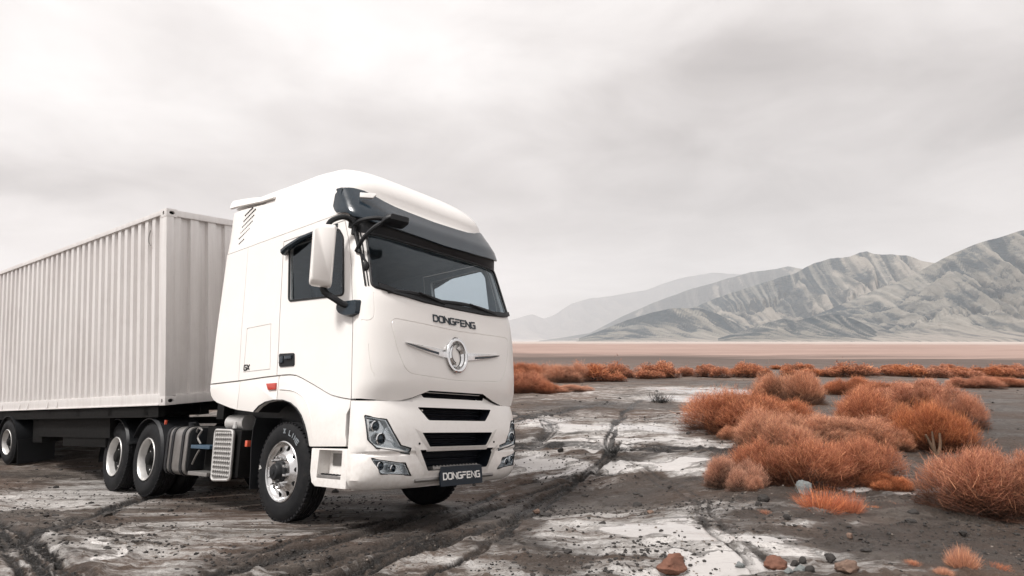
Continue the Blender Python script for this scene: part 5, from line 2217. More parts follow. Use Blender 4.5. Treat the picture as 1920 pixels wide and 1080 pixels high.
for y in (0.035, CW - 0.035):
    mb = MB()
    mb.bx(-CL + 0.18, -0.174, y - 0.035, y + 0.035, CH - 0.075, CH - 0.005)
    mb.build('top_rail', cm_, CT, bevel=0.008)
    mb = MB()
    mb.bx(-CL + 0.18, -0.174, y - 0.02, y + 0.035, 0.0, 0.165)
    mb.bx(-CL + 0.18, -0.174, y - 0.045 if y < 1 else y + 0.02, y - 0.02 if y < 1 else y + 0.045, 0.0, 0.02)
    br = mb.build('bottom_rail', cm_, CT, bevel=0.006)
    s = -1 if y < 1 else 1
    for x in np.arange(-3.9, -12, -1.3):
        mb = MB()
        for vx in (x - 0.20, x + 0.20):
            mb.poly_prism([(y + s * 0.02, 0.022), (y + s * 0.05, 0.022), (y + s * 0.02, 0.15)], 'x', vx - 0.012, vx + 0.012)
        mb.build('fork_pocket', cm_, br)
mb = MB()
mb.bx(-0.10, -0.02, 0.16, CW - 0.16, CH - 0.10, CH - 0.004)
mb.build('front_header', cm_, CT, bevel=0.008)
mb = MB()
mb.bx(-0.11, -0.02, 0.16, CW - 0.16, 0.0, 0.14)
mb.build('front_sill', cm_, CT, bevel=0.008)


def corrugated(n, pitch, depth, flat_out, flat_in, z0, z1, place, name, parent):
    """vertical trapezoid corrugation; place(u along, d inward, z)"""
    us, ds = [], []
    u = 0
    sl = (pitch - flat_out - flat_in) / 2
    for k in range(n):
        us += [u, u + flat_out, u + flat_out + sl, u + flat_out + sl + flat_in]
        ds += [0, 0, depth, depth]
        u += pitch
    us.append(u)
    ds.append(0)
    mb = MB()
    rows = []
    for z in (z0, z0 + 0.001, (z0 + z1) / 2, z1 - 0.001, z1):
        rows.append([place(a, d, z) for a, d in zip(us, ds)])
    mb.sheet(rows)
    return mb.build(name, cm_, parent, smooth=0)


NP = 54
corrugated(NP, (CL - 0.32) / NP, 0.068, 0.092, 0.082, 0.16, CH - 0.07, lambda u, d, z: (-0.152 - u, 0.022 + d, z), 'side_panel', CT)
corrugated(NP, (CL - 0.32) / NP, 0.068, 0.092, 0.082, 0.16, CH - 0.07, lambda u, d, z: (-0.152 - u, CW - 0.022 - d, z), 'side_panel', CT)
corrugated(8, (CW - 0.22) / 8, 0.055, 0.13, 0.11, 0.13, CH - 0.09, lambda u, d, z: (-0.05 - d, 0.11 + u, z), 'end_panel', CT)
corrugated(8, (CW - 0.22) / 8, 0.03, 0.125, 0.095, 0.13, CH - 0.09, lambda u, d, z: (-CL + 0.05 + d, 0.11 + u, z), 'end_panel', CT)
mb = MB()
mb.bx(-CL + 0.1, -0.09, 0.05, CW - 0.05, CH - 0.03, CH - 0.02)
mb.build('roof_panel', cm_, CT)
mb = MB()
mb.bx(-CL + 0.1, -0.11, 0.07, CW - 0.07, 0.05, 0.12)
mb.build('floor_panel', M['dark_metal'], CT)
# lashing ring on the side
mb = MB()
mb.tube(dens([(-0.46, -0.002, 2.64), (-0.49, -0.012, 2.55), (-0.49, -0.012, 2.46), (-0.45, -0.006, 2.40)], 0.02), 0.008, 6)
mb.build('lashing_hook', M['tank'], CT)

# chassis of the trailer
mb = MB()
for y in (0.75, CW - 0.75):
    mb.bx(-CL, -2.6, y - 0.07, y + 0.07, -0.50, -0.05)
    mb.bx(-2.7, -0.3, y - 0.07, y + 0.07, -0.20, -0.05)
for x in np.arange(-0.6, -CL, -1.15):
    mb.bx(x - 0.06, x + 0.06, 0.03, CW - 0.03, -0.14, -0.012)
mb.build('chassis_frame', M['dark_metal'], TRL)
mb = MB()
for y in (0.08, CW - 0.08):
    mb.bx(-CL, -0.25, y - 0.05, y + 0.05, -0.17, -0.02)
mb.build('side_rail', M['dark_metal'], TRL)
for y in (0.62, CW - 0.62):
    mb = MB()
    mb.bx(-3.05, -2.92, y - 0.07, y + 0.07, -1.1, -0.1)
    mb.bx(-3.12, -2.85, y - 0.14, y + 0.14, -1.14, -1.09)
    mb.build('landing_leg', M['dark_metal'], TRL, bevel=0.01)
for x0, x1, z0 in ((-3.85, -2.2, -0.66), (-5.2, -4.75, -0.62)):
    mb = MB()
    mb.bx(x0, x1, 0.16, 0.70, z0, -0.18)
    mb.build('tool_box', M['dark_metal'], TRL, bevel=0.03)
sp = link('spare_wheel', TYRE, TRL)
sp.location = (-4.1, 1.15, -0.42)
sp.rotation_euler = (R_(80), 0, 0)
mb = MB()
mb.bx(-4.85, -2.0, 0.14, 0.24, -0.50, -0.16)
mb.build('side_guard', M['dark_metal'], TRL)
WS_ = 0.80
for x in (-5.96, -7.2, -8.44):
    wheel(TRL, x, 0.0, -0.60, 1, False, scale=WS_, rot=x)
    wheel(TRL, x, CW, -0.60, -1, False, scale=WS_)
    mb = MB()
    mb.cyl((x, 0.2, -0.60), (x, CW - 0.2, -0.60), 0.07, 10)
    mb.build('axle', M['dark_metal'], TRL)
    mb = MB()
    rows = []
    for yy in (0.0, 0.3, 0.62):
        rows.append([(x + 0.49 * math.cos(a), yy, -0.60 + 0.49 * math.sin(a)) for a in np.linspace(R_(0), R_(180), 18)])
    mb.sheet(rows, 0.012, (0, 0, 1))
    mb.build('mudguard', M['black'], TRL)
mb = MB()
mb.sheet([[(-5.40, y, z) for z in (-1.0, -0.55)] for y in (0.0, 0.6)], 0.012, (-1, 0, 0))
mb.build('mud_flap', M['black'], TRL)

# ================================================================== shrubs
def foliage_mat(name, tip, mid_, base):
    m, nt, b = new_mat(name)
    L = nt.links.new
    out = [n for n in nt.nodes if n.type == 'OUTPUT_MATERIAL'][0]
    t = nt.nodes.new('ShaderNodeAttribute')
    t.attribute_name = 't'
    v = nt.nodes.new('ShaderNodeAttribute')
    v.attribute_name = 'v'
    oi = nt.nodes.new('ShaderNodeObjectInfo')
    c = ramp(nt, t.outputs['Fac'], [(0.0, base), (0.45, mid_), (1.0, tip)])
    hs = nt.nodes.new('ShaderNodeHueSaturation')
    L(mth(nt, 'MULTIPLY_ADD', v.outputs['Fac'], 0.022, 0.487), hs.inputs['Hue'])
    L(mth(nt, 'MULTIPLY_ADD', oi.outputs['Random'], 0.16, 0.86), hs.inputs['Saturation'])
    L(mth(nt, 'MULTIPLY_ADD', v.outputs['Fac'], 0.95, 0.62), hs.inputs['Value'])
    L(c, hs.inputs['Color'])
    L(hs.outputs[0], b.inputs['Base Color'])
    b.inputs['Roughness'].default_value = 0.8
    b.inputs['Specular IOR Level'].default_value = 0.15
    tl = nt.nodes.new('ShaderNodeBsdfTranslucent')
    L(hs.outputs[0], tl.inputs[0])
    mx = nt.nodes.new('ShaderNodeMixShader')
    mx.inputs[0].default_value = 0.22
    L(b.outputs[0], mx.inputs[1])
    L(tl.outputs[0], mx.inputs[2])
    L(mx.outputs[0], out.inputs[0])
    return m


FOL = {
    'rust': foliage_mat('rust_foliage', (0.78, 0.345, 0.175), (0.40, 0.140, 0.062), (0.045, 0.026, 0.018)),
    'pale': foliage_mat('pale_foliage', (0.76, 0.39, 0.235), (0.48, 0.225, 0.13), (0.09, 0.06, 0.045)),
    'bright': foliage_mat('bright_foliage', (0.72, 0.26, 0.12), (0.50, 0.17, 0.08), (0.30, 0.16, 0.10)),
}
WOOD = simple('dry_wood', (0.11, 0.066, 0.040), 0.9, var=0.4)
DRY = simple('black_weed', (0.030, 0.029, 0.028), 0.9, var=0.4)


def blades(P, T, wid, rng, bend=0.15, seg=2, t0=None, t1=None):
    """thin tapering ribbons from P to T"""
    n = len(P)
    d = T - P
    ln = np.linalg.norm(d, axis=1, keepdims=True) + 1e-9
    d = d / ln
    rv = rng.normal(size=(n, 3))
    s = np.cross(d, rv)
    s /= np.linalg.norm(s, axis=1, keepdims=True) + 1e-9
    bw = np.cross(d, s) * ln * bend * rng.normal(size=(n, 1))
    V, tt = [], []
    for k in range(seg + 1):
        f = k / seg
        c = P + (T - P) * f + bw * 4 * f * (1 - f) * 0.5
        w = wid * (1 - 0.8 * f)
        V += [c - s * w, c + s * w]
        a = t0 + (t1 - t0) * f
        tt += [a, a]
    V = np.stack(V, 1)                      # n, 2(seg+1), 3
    tt = np.stack(tt, 1)
    base = np.arange(n)[:, None] * (2 * (seg + 1))
    F = []
    for k in range(seg):
        F.append(np.concatenate([base + 2 * k, base + 2 * k + 1, base + 2 * k + 3, base + 2 * k + 2], 1))
    F = np.stack(F, 1).reshape(-1, 4)
    v = np.repeat(rng.random((n, 1)), 2 * (seg + 1), 1)
    return V.reshape(-1, 3), F, tt.ravel(), v.ravel()


def shrub_mesh(name, seed, n, width=0.0045, lumps=7, upright=0.35, ragged=0.18, mat=None, nstem=420):
    """unit shrub: about 1 wide and 1 tall, its base at the origin"""
    rng = np.random.default_rng(seed)
    lc, lr = [], []
    for k in range(lumps):
        a = rng.random() * 2 * PI
        r = 0.30 * math.sqrt(rng.random())
        R0 = rng.uniform(0.13, 0.26)
        r = min(r, 0.47 - R0)
        lc.append((r * math.cos(a), r * math.sin(a), rng.uniform(0.05, 0.25)))
        lr.append((R0, R0 * rng.uniform(0.8, 1.1), rng.uniform(0.42, 0.80) * (0.6 + 1.6 * R0)))
    lc, lr = np.array(lc), np.array(lr)
    pick = rng.choice(lumps, n, p=lr[:, 0] ** 2 / (lr[:, 0] ** 2).sum())
    # directions over the dome, some low skirts
    ct = rng.random(n) ** 0.8
    ct = np.where(rng.random(n) < 0.22, -0.25 * rng.random(n), ct)
    st = np.sqrt(np.maximum(0, 1 - ct ** 2))
    ph = rng.random(n) * 2 * PI
    D = np.stack([st * np.cos(ph), st * np.sin(ph), ct], 1)
    rr = np.clip(1 - np.abs(ragged * 1.6 * rng.normal(size=n)) + 0.05 * rng.normal(size=n), 0.45, 1.2)[:, None]
    # sprays: neighbouring twigs stop at the same, uneven distance
    q_ = perlin(ph * 2.2 + lc[pick, 0] * 40 + seed, ct * 3.1 + lc[pick, 1] * 40, seed) + 0.6 * perlin(ph * 6.0 + seed, ct * 8.0 + lc[pick, 1] * 60, seed + 4)
    rr = rr * (1 + 0.24 * q_)[:, None] * np.where(rng.random(n) < 0.05, rng.uniform(1.05, 1.28, n), 1.0)[:, None]
    keep_gap = rng.random(n) < np.clip(0.75 + 0.9 * q_, 0.12, 1)
    tip = lc[pick] + D * lr[pick] * rr
    tip[:, 2] = np.maximum(tip[:, 2], 0.02)
    lo_, hi_ = np.percentile(tip[:, :2], 2, axis=0), np.percentile(tip[:, :2], 98, axis=0)
    tip[:, :2] = (tip[:, :2] - (lo_ + hi_) / 2) / (hi_ - lo_)
    lc[:, :2] = (lc[:, :2] - (lo_ + hi_) / 2) / (hi_ - lo_)
    tip[:, 2] *= 1.0 / np.percentile(tip[:, 2], 99)
    up = np.array([0, 0, 1.0])
    ax = D + up * upright + 0.45 * rng.normal(size=(n, 3))
    ax /= np.linalg.norm(ax, axis=1, keepdims=True)
    L_ = (rng.uniform(0.06, 0.21, n) * (0.7 + 0.6 * rng.random(n)))[:, None]
    root = tip - ax * L_
    root[:, 2] = np.maximum(root[:, 2], 0.0)
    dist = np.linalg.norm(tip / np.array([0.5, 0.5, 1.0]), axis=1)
    t1 = np.clip(0.25 + 0.80 * (dist - 0.25), 0.15, 1.0) * rng.uniform(0.75, 1.0, n) * (0.18 + 0.82 * sstep(0.04, 0.60, tip[:, 2]))  # darker low and inside: woody twigs, plus core shade put into the colour
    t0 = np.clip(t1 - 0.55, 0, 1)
    g_ = np.nonzero(keep_gap)[0]
    V, F, tt, vv = blades(root[g_], tip[g_], width * rng.uniform(0.6, 1.3, (len(g_), 1)), rng, t0=t0[g_], t1=t1[g_], seg=1)
    fol = np_mesh('foliage', V, F, mat, False, {'t': tt, 'v': vv})
    # stems
    k = nstem
    q = rng.choice(n, k)
    ra = rng.random(k) * 2 * PI
    P = np.stack([0.09 * np.cos(ra), 0.09 * np.sin(ra), np.zeros(k)], 1) + lc[pick[q]] * np.array([0.5, 0.5, 0])
    V, F, tt, vv = blades(P, root[q] * 0.6 + tip[q] * 0.4, np.full((k, 1), width * 1.8), rng, bend=0.2, seg=3, t0=np.zeros(k), t1=np.ones(k) * 0.3)
    st_ = np_mesh('stems', V, F, WOOD, False)
    return fol, st_


NEARV = {}
for key in ('rust', 'pale'):
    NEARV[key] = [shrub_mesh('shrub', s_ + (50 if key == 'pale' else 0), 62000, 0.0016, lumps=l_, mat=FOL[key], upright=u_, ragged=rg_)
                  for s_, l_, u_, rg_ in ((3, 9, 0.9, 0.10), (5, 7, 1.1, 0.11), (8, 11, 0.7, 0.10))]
FARV = [shrub_mesh('shrub', 70 + k, 5200, 0.009, lumps=6 + k, mat=FOL['rust'], upright=0.4, ragged=0.10)[0] for k in range(4)]


def tuft_mesh(seed, n, mat, spread=0.5, width=0.006):
    rng = np.random.default_rng(seed)
    a = rng.random(n) * 2 * PI
    r = np.sqrt(rng.random(n)) * 0.5 * 0.75
    P = np.stack([r * np.cos(a), r * np.sin(a), np.zeros(n)], 1)
    h = rng.uniform(0.35, 1.0, n) * (1 - 0.55 * (r / 0.38) ** 2)
    T = P + np.stack([np.cos(a) * r * spread + 0.10 * rng.normal(size=n), np.sin(a) * r * spread + 0.10 * rng.normal(size=n), h], 1)
    V, F, tt, vv = blades(P, T, width * rng.uniform(0.5, 1.2, (n, 1)), rng, t0=np.full(n, 0.1), t1=rng.uniform(0.6, 1, n))
    return np_mesh('foliage', V, F, mat, False, {'t': tt, 'v': vv})


TUFT = {'bright': tuft_mesh(1, 900, FOL['bright'], 0.8, 0.005), 'pale': tuft_mesh(2, 2200, FOL['pale'], 0.7), 'rust': tuft_mesh(3, 1500, FOL['rust'], 0.9)}


def plant(name, cat, px, py, wpx, hpx, label, group, meshes, yaw=None, deep=1.0):
    p = ground_pt(px, py)
    dep = p[1] * CP + (p[2] - CAM_H) * SP
    w, h = wpx * dep / FPX, hpx * dep / FPX
    # the pixel marks the front foot of the plant; its centre stands half a depth behind
    vd = p[:2] / np.linalg.norm(p[:2])
    off = min(w * deep * 0.36, 1.4)
    c = p[:2] + vd * off
    k = (dep + off) / dep
    w, h = w * k, h * k
    # seen from above, part of the drawn height is the plant's depth
    h = max(0.55 * h, h - 0.40 * w * deep * (py - 640) / FPX)
    o = empty(name)
    z = float(ground_z([c[0]], [c[1]], False)[0])
    o.location = (c[0], c[1], z - 0.02)
    yw = RNG.random() * 6.28 if yaw is None else yaw
    o.rotation_euler = (0, 0, yw)
    o.scale = (w, w * (1 + (deep - 1) * 0.5), h)
    tag(o, label, cat, group)
    for nm, me, mt in meshes:
        link(nm, me, o, mt)
    return o


SHRUBS = [
    # px, py, w, h, kind, variant, label
    (1872, 972, 226, 128, 'rust', 0, 'big rust orange shrub cut by the right edge of the picture'),
    (1478, 910, 170, 96, 'rust', 1, 'dark hearted rust shrub behind the grey boulder'),
    (1606, 906, 136, 92, 'rust', 2, 'rounded orange shrub touching the right side of the one behind the grey boulder'),
    (1382, 918, 96, 62, 'pale', 1, 'pale pinkish straggly shrub at the left foot of the dark hearted shrub'),
    (1410, 922, 40, 32, 'pale', 0, 'knee high ball of pale twigs in front of the straggly pinkish shrub'),
    (1664, 920, 76, 36, 'rust', 0, 'low brown shrub trailing right of the rounded orange shrub'),
    (1386, 815, 190, 84, 'rust', 2, 'wide rust shrub at the edge of the white salt, left end of the thicket'),
    (1372, 826, 50, 28, 'pale', 2, 'small pale shrub tucked under the wide one beside the salt'),
    (1452, 800, 120, 58, 'rust', 0, 'dull orange shrub leaning on the right flank of the wide salt side shrub'),
    (1462, 850, 150, 76, 'pale', 0, 'faded brown shrub in the middle of the thicket above the dark hearted one'),
    (1580, 836, 150, 56, 'pale', 2, 'low faded shrub in the middle of the thicket above the rounded orange one'),
    (1474, 758, 108, 62, 'pale', 1, 'tall pale orange dome standing alone at the back left of the thicket'),
    (1590, 740, 82, 34, 'rust', 1, 'dark low shrub on the bare soil right of the tall pale dome'),
    (1634, 812, 150, 84, 'rust', 1, 'large orange shrub at the back middle of the thicket'),
    (1758, 846, 128, 92, 'rust', 2, 'orange shrub standing on a bare forked stump'),
    (1676, 842, 84, 44, 'pale', 1, 'pale woolly shrub between the large orange one and the stump'),
    (1728, 770, 150, 58, 'rust', 0, 'high orange shrub at the top of the thicket'),
    (1790, 806, 80, 64, 'rust', 1, 'rust shrub on the right end of the thicket against dark soil'),
    (1668, 752, 110, 34, 'rust', 2, 'flat rust shrub behind the top of the thicket'),
    (984, 738, 86, 42, 'rust', 2, 'orange shrub right beside the cab, lowest of its clump'),
    (985, 716, 70, 34, 'rust', 0, 'orange shrub behind the lowest one beside the cab'),
    (1008, 706, 52, 24, 'rust', 1, 'small orange dome at the back of the clump beside the cab'),
    (1056, 718, 84, 36, 'pale', 2, 'pale orange shrub at the right end of the clump beside the cab'),
    (1068, 736, 74, 14, 'pale', 0, 'creeping orange shrub in front of the clump beside the cab'),
    (1024, 738, 56, 26, 'rust', 1, 'orange shrub in the front of the clump between the lowest and the creeping one'),
    (1826, 728, 84, 24, 'rust', 0, 'orange mound in front of the far row, right of the thicket'),
    (1884, 724, 70, 18, 'rust', 2, 'low orange mound close to the right edge before the far row'),
]
for i, (px, py, w, h, kd, vr_, lb) in enumerate(SHRUBS):
    f, s_ = NEARV[kd][vr_]
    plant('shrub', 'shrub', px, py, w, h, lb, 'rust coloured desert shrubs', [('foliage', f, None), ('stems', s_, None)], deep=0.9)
ROW = [(1110, 715, 66, 32), (1151, 709, 56, 28), (1148, 716, 44, 18), (1180, 709, 44, 22), (1234, 708, 66, 28), (1216, 711, 44, 16), (1284, 706, 28, 18),
       (1317, 708, 36, 22), (1350, 709, 36, 20), (1400, 708, 52, 25), (1433, 706, 30, 16), (1490, 706, 48, 17), (1520, 706, 36, 14), (1547, 706, 36, 16),
       (1593, 707, 70, 26), (1625, 705, 34, 18), (1660, 705, 36, 15), (1703, 707, 58, 22), (1754, 708, 54, 20), (1798, 708, 46, 17), (1826, 709, 36, 15),
       (1846, 706, 46, 20), (1870, 707, 46, 19), (1906, 708, 50, 17), (1940, 707, 50, 20), (960, 698, 40, 14), (1085, 708, 40, 18)]
ORD = ('first second third fourth fifth sixth seventh eighth ninth tenth eleventh twelfth thirteenth fourteenth fifteenth sixteenth seventeenth eighteenth nineteenth '
       'twentieth twenty-first twenty-second twenty-third twenty-fourth twenty-fifth twenty-sixth twenty-seventh twenty-eighth').split()
for i, (px, py, w, h) in enumerate(sorted(ROW)):
    plant('shrub', 'shrub', px, py, w * 1.12, h * 1.1, 'small rust shrub in the long row before the far sand, %s from the cab' % ORD[i], 'shrubs in the far row', [('foliage', FARV[i % 4], None)], deep=0.8)
for i in range(44):
    px = 955 + (RNG.random() ** 0.7) * 1000
    py = 691 + RNG.random() * 13
    hh = 7 + RNG.random() * 8
    plant('shrub', 'shrub', px, py, hh * (2.2 + RNG.random()), hh, 'tiny far orange shrub scattered behind the long row', 'scattered shrubs behind the row', [('foliage', FARV[i % 4], None)], deep=0.8)

TUFTS = [
    (1540, 960, 92, 56, 'bright', 'bright orange grass tuft in front of the grey boulder, left of a pair'),
    (1592, 960, 50, 56, 'bright', 'narrow bright orange grass tuft in front of the rounded shrub, right of a pair'),
    (1806, 1076, 46, 58, 'pale', 'small upright pale tuft alone in the lower right corner'),
    (1692, 952, 66, 12, 'bright', 'flat orange patch of grass left of the big right hand shrub'),
    (1436, 965, 34, 8, 'rust', 'flat rust coloured tuft beside the dark clods left of the bright grass'),
    (1862, 1072, 50, 22, 'bright', 'sparse orange sprig right of the upright pale tuft'),
    (1712, 1068, 30, 14, 'rust', 'little orange sprig left of the upright pale tuft'),
    (1640, 952, 30, 9, 'rust', 'low orange sprig right of the pair of bright tufts'),
    (1770, 1086, 30, 22, 'pale', 'pale sprig at the bottom edge left of the upright tuft'),
]
for px, py, w, h, kd, lb in TUFTS:
    plant('grass_tuft', 'grass', px, py, w, h, lb, 'grass tufts among the stones', [('foliage', TUFT[kd], None)], deep=0.7)


def weed_mesh(seed, n):
    rng = np.random.default_rng(seed)
    P = np.stack([rng.normal(size=n) * 0.12, rng.normal(size=n) * 0.12, np.zeros(n)], 1)
    a = rng.random(n) * 2 * PI
    T = P + np.stack([np.cos(a) * 0.38 * rng.random(n), np.sin(a) * 0.38 * rng.random(n), rng.random(n) ** 1.6], 1)
    V, F, tt, vv = blades(P, T, np.full((n, 1), 0.010), rng, bend=0.4, seg=3, t0=np.zeros(n), t1=np.ones(n))
    return np_mesh('stems', V, F, DRY, False)


WEED = weed_mesh(4, 260)
plant('dry_weed', 'weed', 1238, 756, 60, 26, 'black dry weed on the mud far behind the tracks', 'black dry weeds', [('stems', WEED, None)])
plant('dry_weed', 'weed', 1152, 852, 56, 22, 'black dry weed where the two tyre tracks meet', 'black dry weeds', [('stems', WEED, None)])

# stump below the forked shrub
def sticks(name, label, cat, px, py, parts):
    p = ground_pt(px, py)
    o = empty(name)
    o.location = (p[0], p[1], float(ground_z([p[0]], [p[1]], False)[0]))
    tag(o, label, cat)
    for nm, pts, r in parts:
        mb = MB()
        mb.tube(dens(pts, 0.03), r, 6, r * 0.5)
        mb.build(nm, WOOD, o)
    return o


sticks('forked_stump', 'bare forked stump under the orange shrub beside dark soil', 'stump', 1756, 852,
       [('branch', [(0, 0, -0.03), (-0.05, 0.02, 0.12), (-0.13, 0.03, 0.30)], 0.03), ('branch', [(0.02, 0, -0.03), (0.08, 0.02, 0.14), (0.11, 0.06, 0.32)], 0.03),
        ('branch', [(0.0, 0.02, -0.02), (0.0, 0.05, 0.15), (0.02, 0.10, 0.34)], 0.025)])
sticks('twig', 'thin pale twig leaning beside the grey boulder', 'twig', 1499, 926, [('branch', [(0, 0, 0), (-0.06, 0.01, 0.15), (-0.11, 0.02, 0.27)], 0.006)])


# ================================================================== stones
def rock_mat(name, a, b_, lich=None):
    m, nt, b = new_mat(name)
    tc = nt.nodes.new('ShaderNodeTexCoord').outputs['Object']
    n1 = noise(nt, tc, 3.5, 7, 0.65, 0.4)
    n2 = noise(nt, tc, 22, 5, 0.7)
    c = ramp(nt, n1, [(0.3, a), (0.7, b_)])
    c = mixc(nt, ramp(nt, n2, [(0.5, (0, 0, 0)), (0.75, (0.6, 0.6, 0.6))]), c, tuple(v * 0.4 for v in a))
    nt.links.new(c, b.inputs['Base Color'])
    b.inputs['Roughness'].default_value = 0.85
    bump(nt, n2, b, 0.5, 0.02)
    return m


RK = {'red': rock_mat('red_rock', (0.105, 0.046, 0.030), (0.22, 0.098, 0.062)), 'brown': rock_mat('brown_rock', (0.12, 0.075, 0.055), (0.24, 0.16, 0.12)),
      'soil': rock_mat('soil_crumb', (0.10, 0.082, 0.068), (0.24, 0.205, 0.175)),
      'dark': rock_mat('dark_clod', (0.018, 0.016, 0.015), (0.045, 0.039, 0.035)), 'grey': rock_mat('grey_rock', (0.10, 0.115, 0.115), (0.24, 0.25, 0.245))}


def ico(sub):
    bm = bmesh.new()
    bmesh.ops.create_icosphere(bm, subdivisions=sub, radius=1.0)
    V = np.array([v.co[:] for v in bm.verts])
    F = np.array([[v.index for v in f.verts] for f in bm.faces])
    bm.free()
    return V, F


def rock_shape(seed, sub=4, sharp=0.5):
    """a faceted stone: a ball cut by random planes, then roughened; unit half width"""
    rng = np.random.default_rng(seed)
    V, F = ico(sub)
    for _ in range(14):
        n = rng.normal(size=3)
        n /= np.linalg.norm(n)
        d = rng.uniform(0.52, 0.9)
        s = V @ n
        over = np.maximum(0, s - d)
        V = V - n[None, :] * (over * (0.75 + 0.25 * sharp))[:, None]
    for fq, a in ((2.1, 0.10), (5.0, 0.04), (11.0, 0.018)):
        q = perlin(V[:, 0] * fq + seed, V[:, 1] * fq + V[:, 2] * 1.7 * fq, seed) + perlin(V[:, 2] * fq, V[:, 0] * fq - V[:, 1] * fq, seed + 5)
        V = V * (1 + a * q)[:, None]
    V[:, :2] /= np.abs(V[:, :2]).max()
    V[:, 2] /= np.abs(V[:, 2]).max()
    return V, F


STONES = [
    (1258, 1076, 60, 46, 'red', 21, 'biggest rust red rock with a pointed left side at the bottom edge'),
    (1455, 1072, 46, 24, 'red', 22, 'flat rust brown rock beside a heap of black chips'),
    (1592, 1084, 52, 26, 'brown', 23, 'brown rock cut by the bottom edge right of the black chips'),
    (1506, 926, 32, 36, 'grey', 24, 'grey boulder standing against the dark hearted shrub'),
    (1433, 944, 25, 14, 'dark', 25, 'black clod left of the bright orange grass'),
    (1424, 956, 16, 11, 'dark', 26, 'smaller black clod just below the one left of the bright grass'),
    (1714, 965, 22, 12, 'dark', 27, 'black clod left of the big right hand shrub'),
    (1706, 978, 26, 9, 'dark', 28, 'flat black clod under the one left of the big shrub'),
    (1806, 1002, 18, 10, 'dark', 29, 'black clod on grey soil below the big right hand shrub'),
    (1388, 1066, 22, 12, 'grey', 30, 'flat grey stone between the red rock and the brown one'),
    (1490, 1066, 22, 12, 'dark', 31, 'topmost black chip right of the flat rust brown rock'),
    (1506, 1060, 16, 12, 'dark', 32, 'small pointed black chip at the right top of its heap'),
    (1500, 1078, 30, 13, 'grey', 33, 'grey slab in front of the heap of black chips'),
    (1520, 1080, 22, 14, 'dark', 34, 'black chip at the right end of the heap'),
    (1478, 1080, 20, 10, 'grey', 35, 'small grey chip touching the flat rust brown rock'),
    (1558, 1056, 20, 14, 'dark', 36, 'black clod on the salt above the brown rock'),
    (1552, 1048, 12, 7, 'dark', 37, 'tiny black clod sitting behind the one above the brown rock'),
    (1625, 1042, 28, 6, 'dark', 38, 'long flat black clod on the salt edge above right of the brown rock'),
    (1022, 968, 32, 8, 'dark', 39, 'long black clod beside the wheel ruts in front of the bumper'),
    (1006, 962, 18, 8, 'brown', 40, 'small brown stone at the left of the long clod beside the ruts'),
    (1066, 1034, 22, 9, 'dark', 41, 'black clod alone on speckled salt near the bottom middle'),
    (1220, 962, 14, 8, 'brown', 42, 'small brown clod on the brown mud above the salt flat'),
    (1194, 950, 22, 10, 'dark', 43, 'dark clod on the brown mud above the salt flat'),
    (1130, 984, 18, 7, 'dark', 44, 'flat dark clod on the mud in front of the cab'),
    (1318, 1021, 7, 7, 'dark', 45, 'pea sized black stone in the middle of the white salt flat'),
    (1476, 976, 16, 9, 'dark', 46, 'dark clod below the flat rust coloured tuft'),
    (1594, 1012, 14, 10, 'brown', 47, 'small brown stone on the salt edge below the bright grass'),
    (1256, 914, 10, 6, 'dark', 48, 'small dark stone on the mud right of the track crossing'),
    (1052, 848, 14, 9, 'dark', 49, 'dark clod on white salt right of the cab'),
]
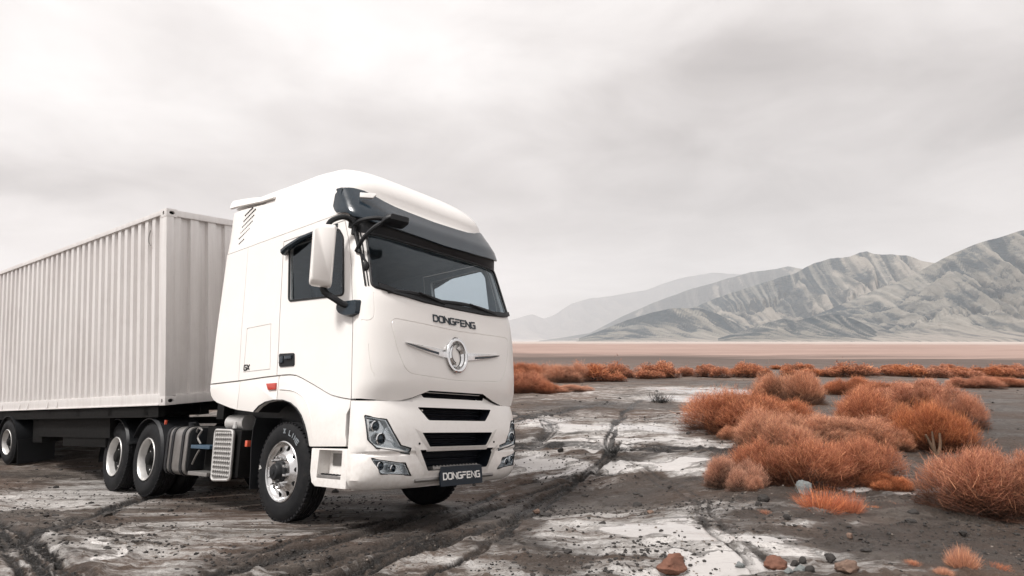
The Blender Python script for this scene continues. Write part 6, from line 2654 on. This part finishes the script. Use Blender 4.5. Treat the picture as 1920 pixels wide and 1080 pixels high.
for px, py, w, h, kd, sd_, lb in STONES:
    p = ground_pt(px, py)
    dep = p[1] * CP + (p[2] - CAM_H) * SP
    W2, H2 = w * dep / FPX / 2, h * dep / FPX
    V, F = rock_shape(sd_, 4 if w > 24 else 3)
    if sd_ == 21:                           # the pointed one: tall on the right, tapering to the left
        V[:, 2] = np.where(V[:, 2] > 0, V[:, 2] * np.clip(0.72 + 0.42 * V[:, 0], 0.2, 1.1), V[:, 2])
    # three quarters above the soil
    S = np.array([W2, W2 * 0.75, H2 * 0.66])
    V = V * S
    yaw = 0.0 if sd_ == 21 else RNG.random() * 0.8 - 0.4
    me = np_mesh('rock', V, F, RK[kd], True)
    me.set_sharp_from_angle(angle=R_(38))
    nm = 'boulder' if kd == 'grey' and h > 25 else 'stone'
    o = link(nm, me)
    c = p[:2] + p[:2] / np.linalg.norm(p[:2]) * W2 * 0.5
    o.location = (c[0], c[1], float(ground_z([c[0]], [c[1]], False)[0]) + H2 * 0.30)
    o.rotation_euler = (0, 0, yaw)
    tag(o, lb, 'rock' if kd in ('red', 'brown', 'grey') else 'clod', 'stones and clods on the mud')

# loose clods and grit, far too many to count
def scatter(name, label, n, smin, smax, mat, dmin, dmax, seed, power=2.2, pref=None):
    rng = np.random.default_rng(seed)
    V0, F0 = ico(1)
    a = rng.uniform(R_(-46), R_(46), n * 4)
    d = dmin * (dmax / dmin) ** (rng.random(n * 4) ** 0.9)
    x, y = d * np.sin(a), d * np.cos(a)
    # they lie in drifts
    dens_ = np.clip(0.25 + 1.1 * fbm(x * 0.55, y * 0.8, 4, seed), 0.03, 1)
    if pref is not None:
        dens_ = np.clip(dens_ * (0.25 + pref(x, y)), 0, 1)
    keep = np.nonzero(rng.random(n * 4) < dens_)[0][:n]
    x, y = x[keep], y[keep]
    m = len(x)
    z = ground_z(x, y)
    s = smin + (smax - smin) * rng.random(m) ** power
    s3 = s[:, None] * rng.uniform(0.6, 1.3, (m, 3)) * np.array([1, 1, 0.62])
    J = 1 + 0.28 * rng.normal(size=(m, len(V0), 1)) * 0.7
    V = V0[None] * J * s3[:, None, :]
    th = rng.random(m) * 2 * PI
    c, sn = np.cos(th)[:, None], np.sin(th)[:, None]
    X = V[..., 0] * c - V[..., 1] * sn
    Y = V[..., 0] * sn + V[..., 1] * c
    P = np.stack([X + x[:, None], Y + y[:, None], V[..., 2] + (z + s * 0.12)[:, None]], -1).reshape(-1, 3)
    F = (F0[None] + (np.arange(m) * len(V0))[:, None, None]).reshape(-1, 3)
    me = np_mesh(name, P, F, mat, False)
    return tag(link(name, me), label, kind='stuff')


scatter('gravel', 'dark crumbs of mud strewn over the salt and soil', 12000, 0.003, 0.022, RK['dark'], 4.3, 16, 5)
scatter('gravel', 'brown grit strewn over the nearer ground', 3500, 0.003, 0.014, RK['soil'], 4.3, 12, 6)
scatter('gravel', 'larger dark clods dotted over the wet flats', 500, 0.015, 0.06, RK['dark'], 8, 30, 9)
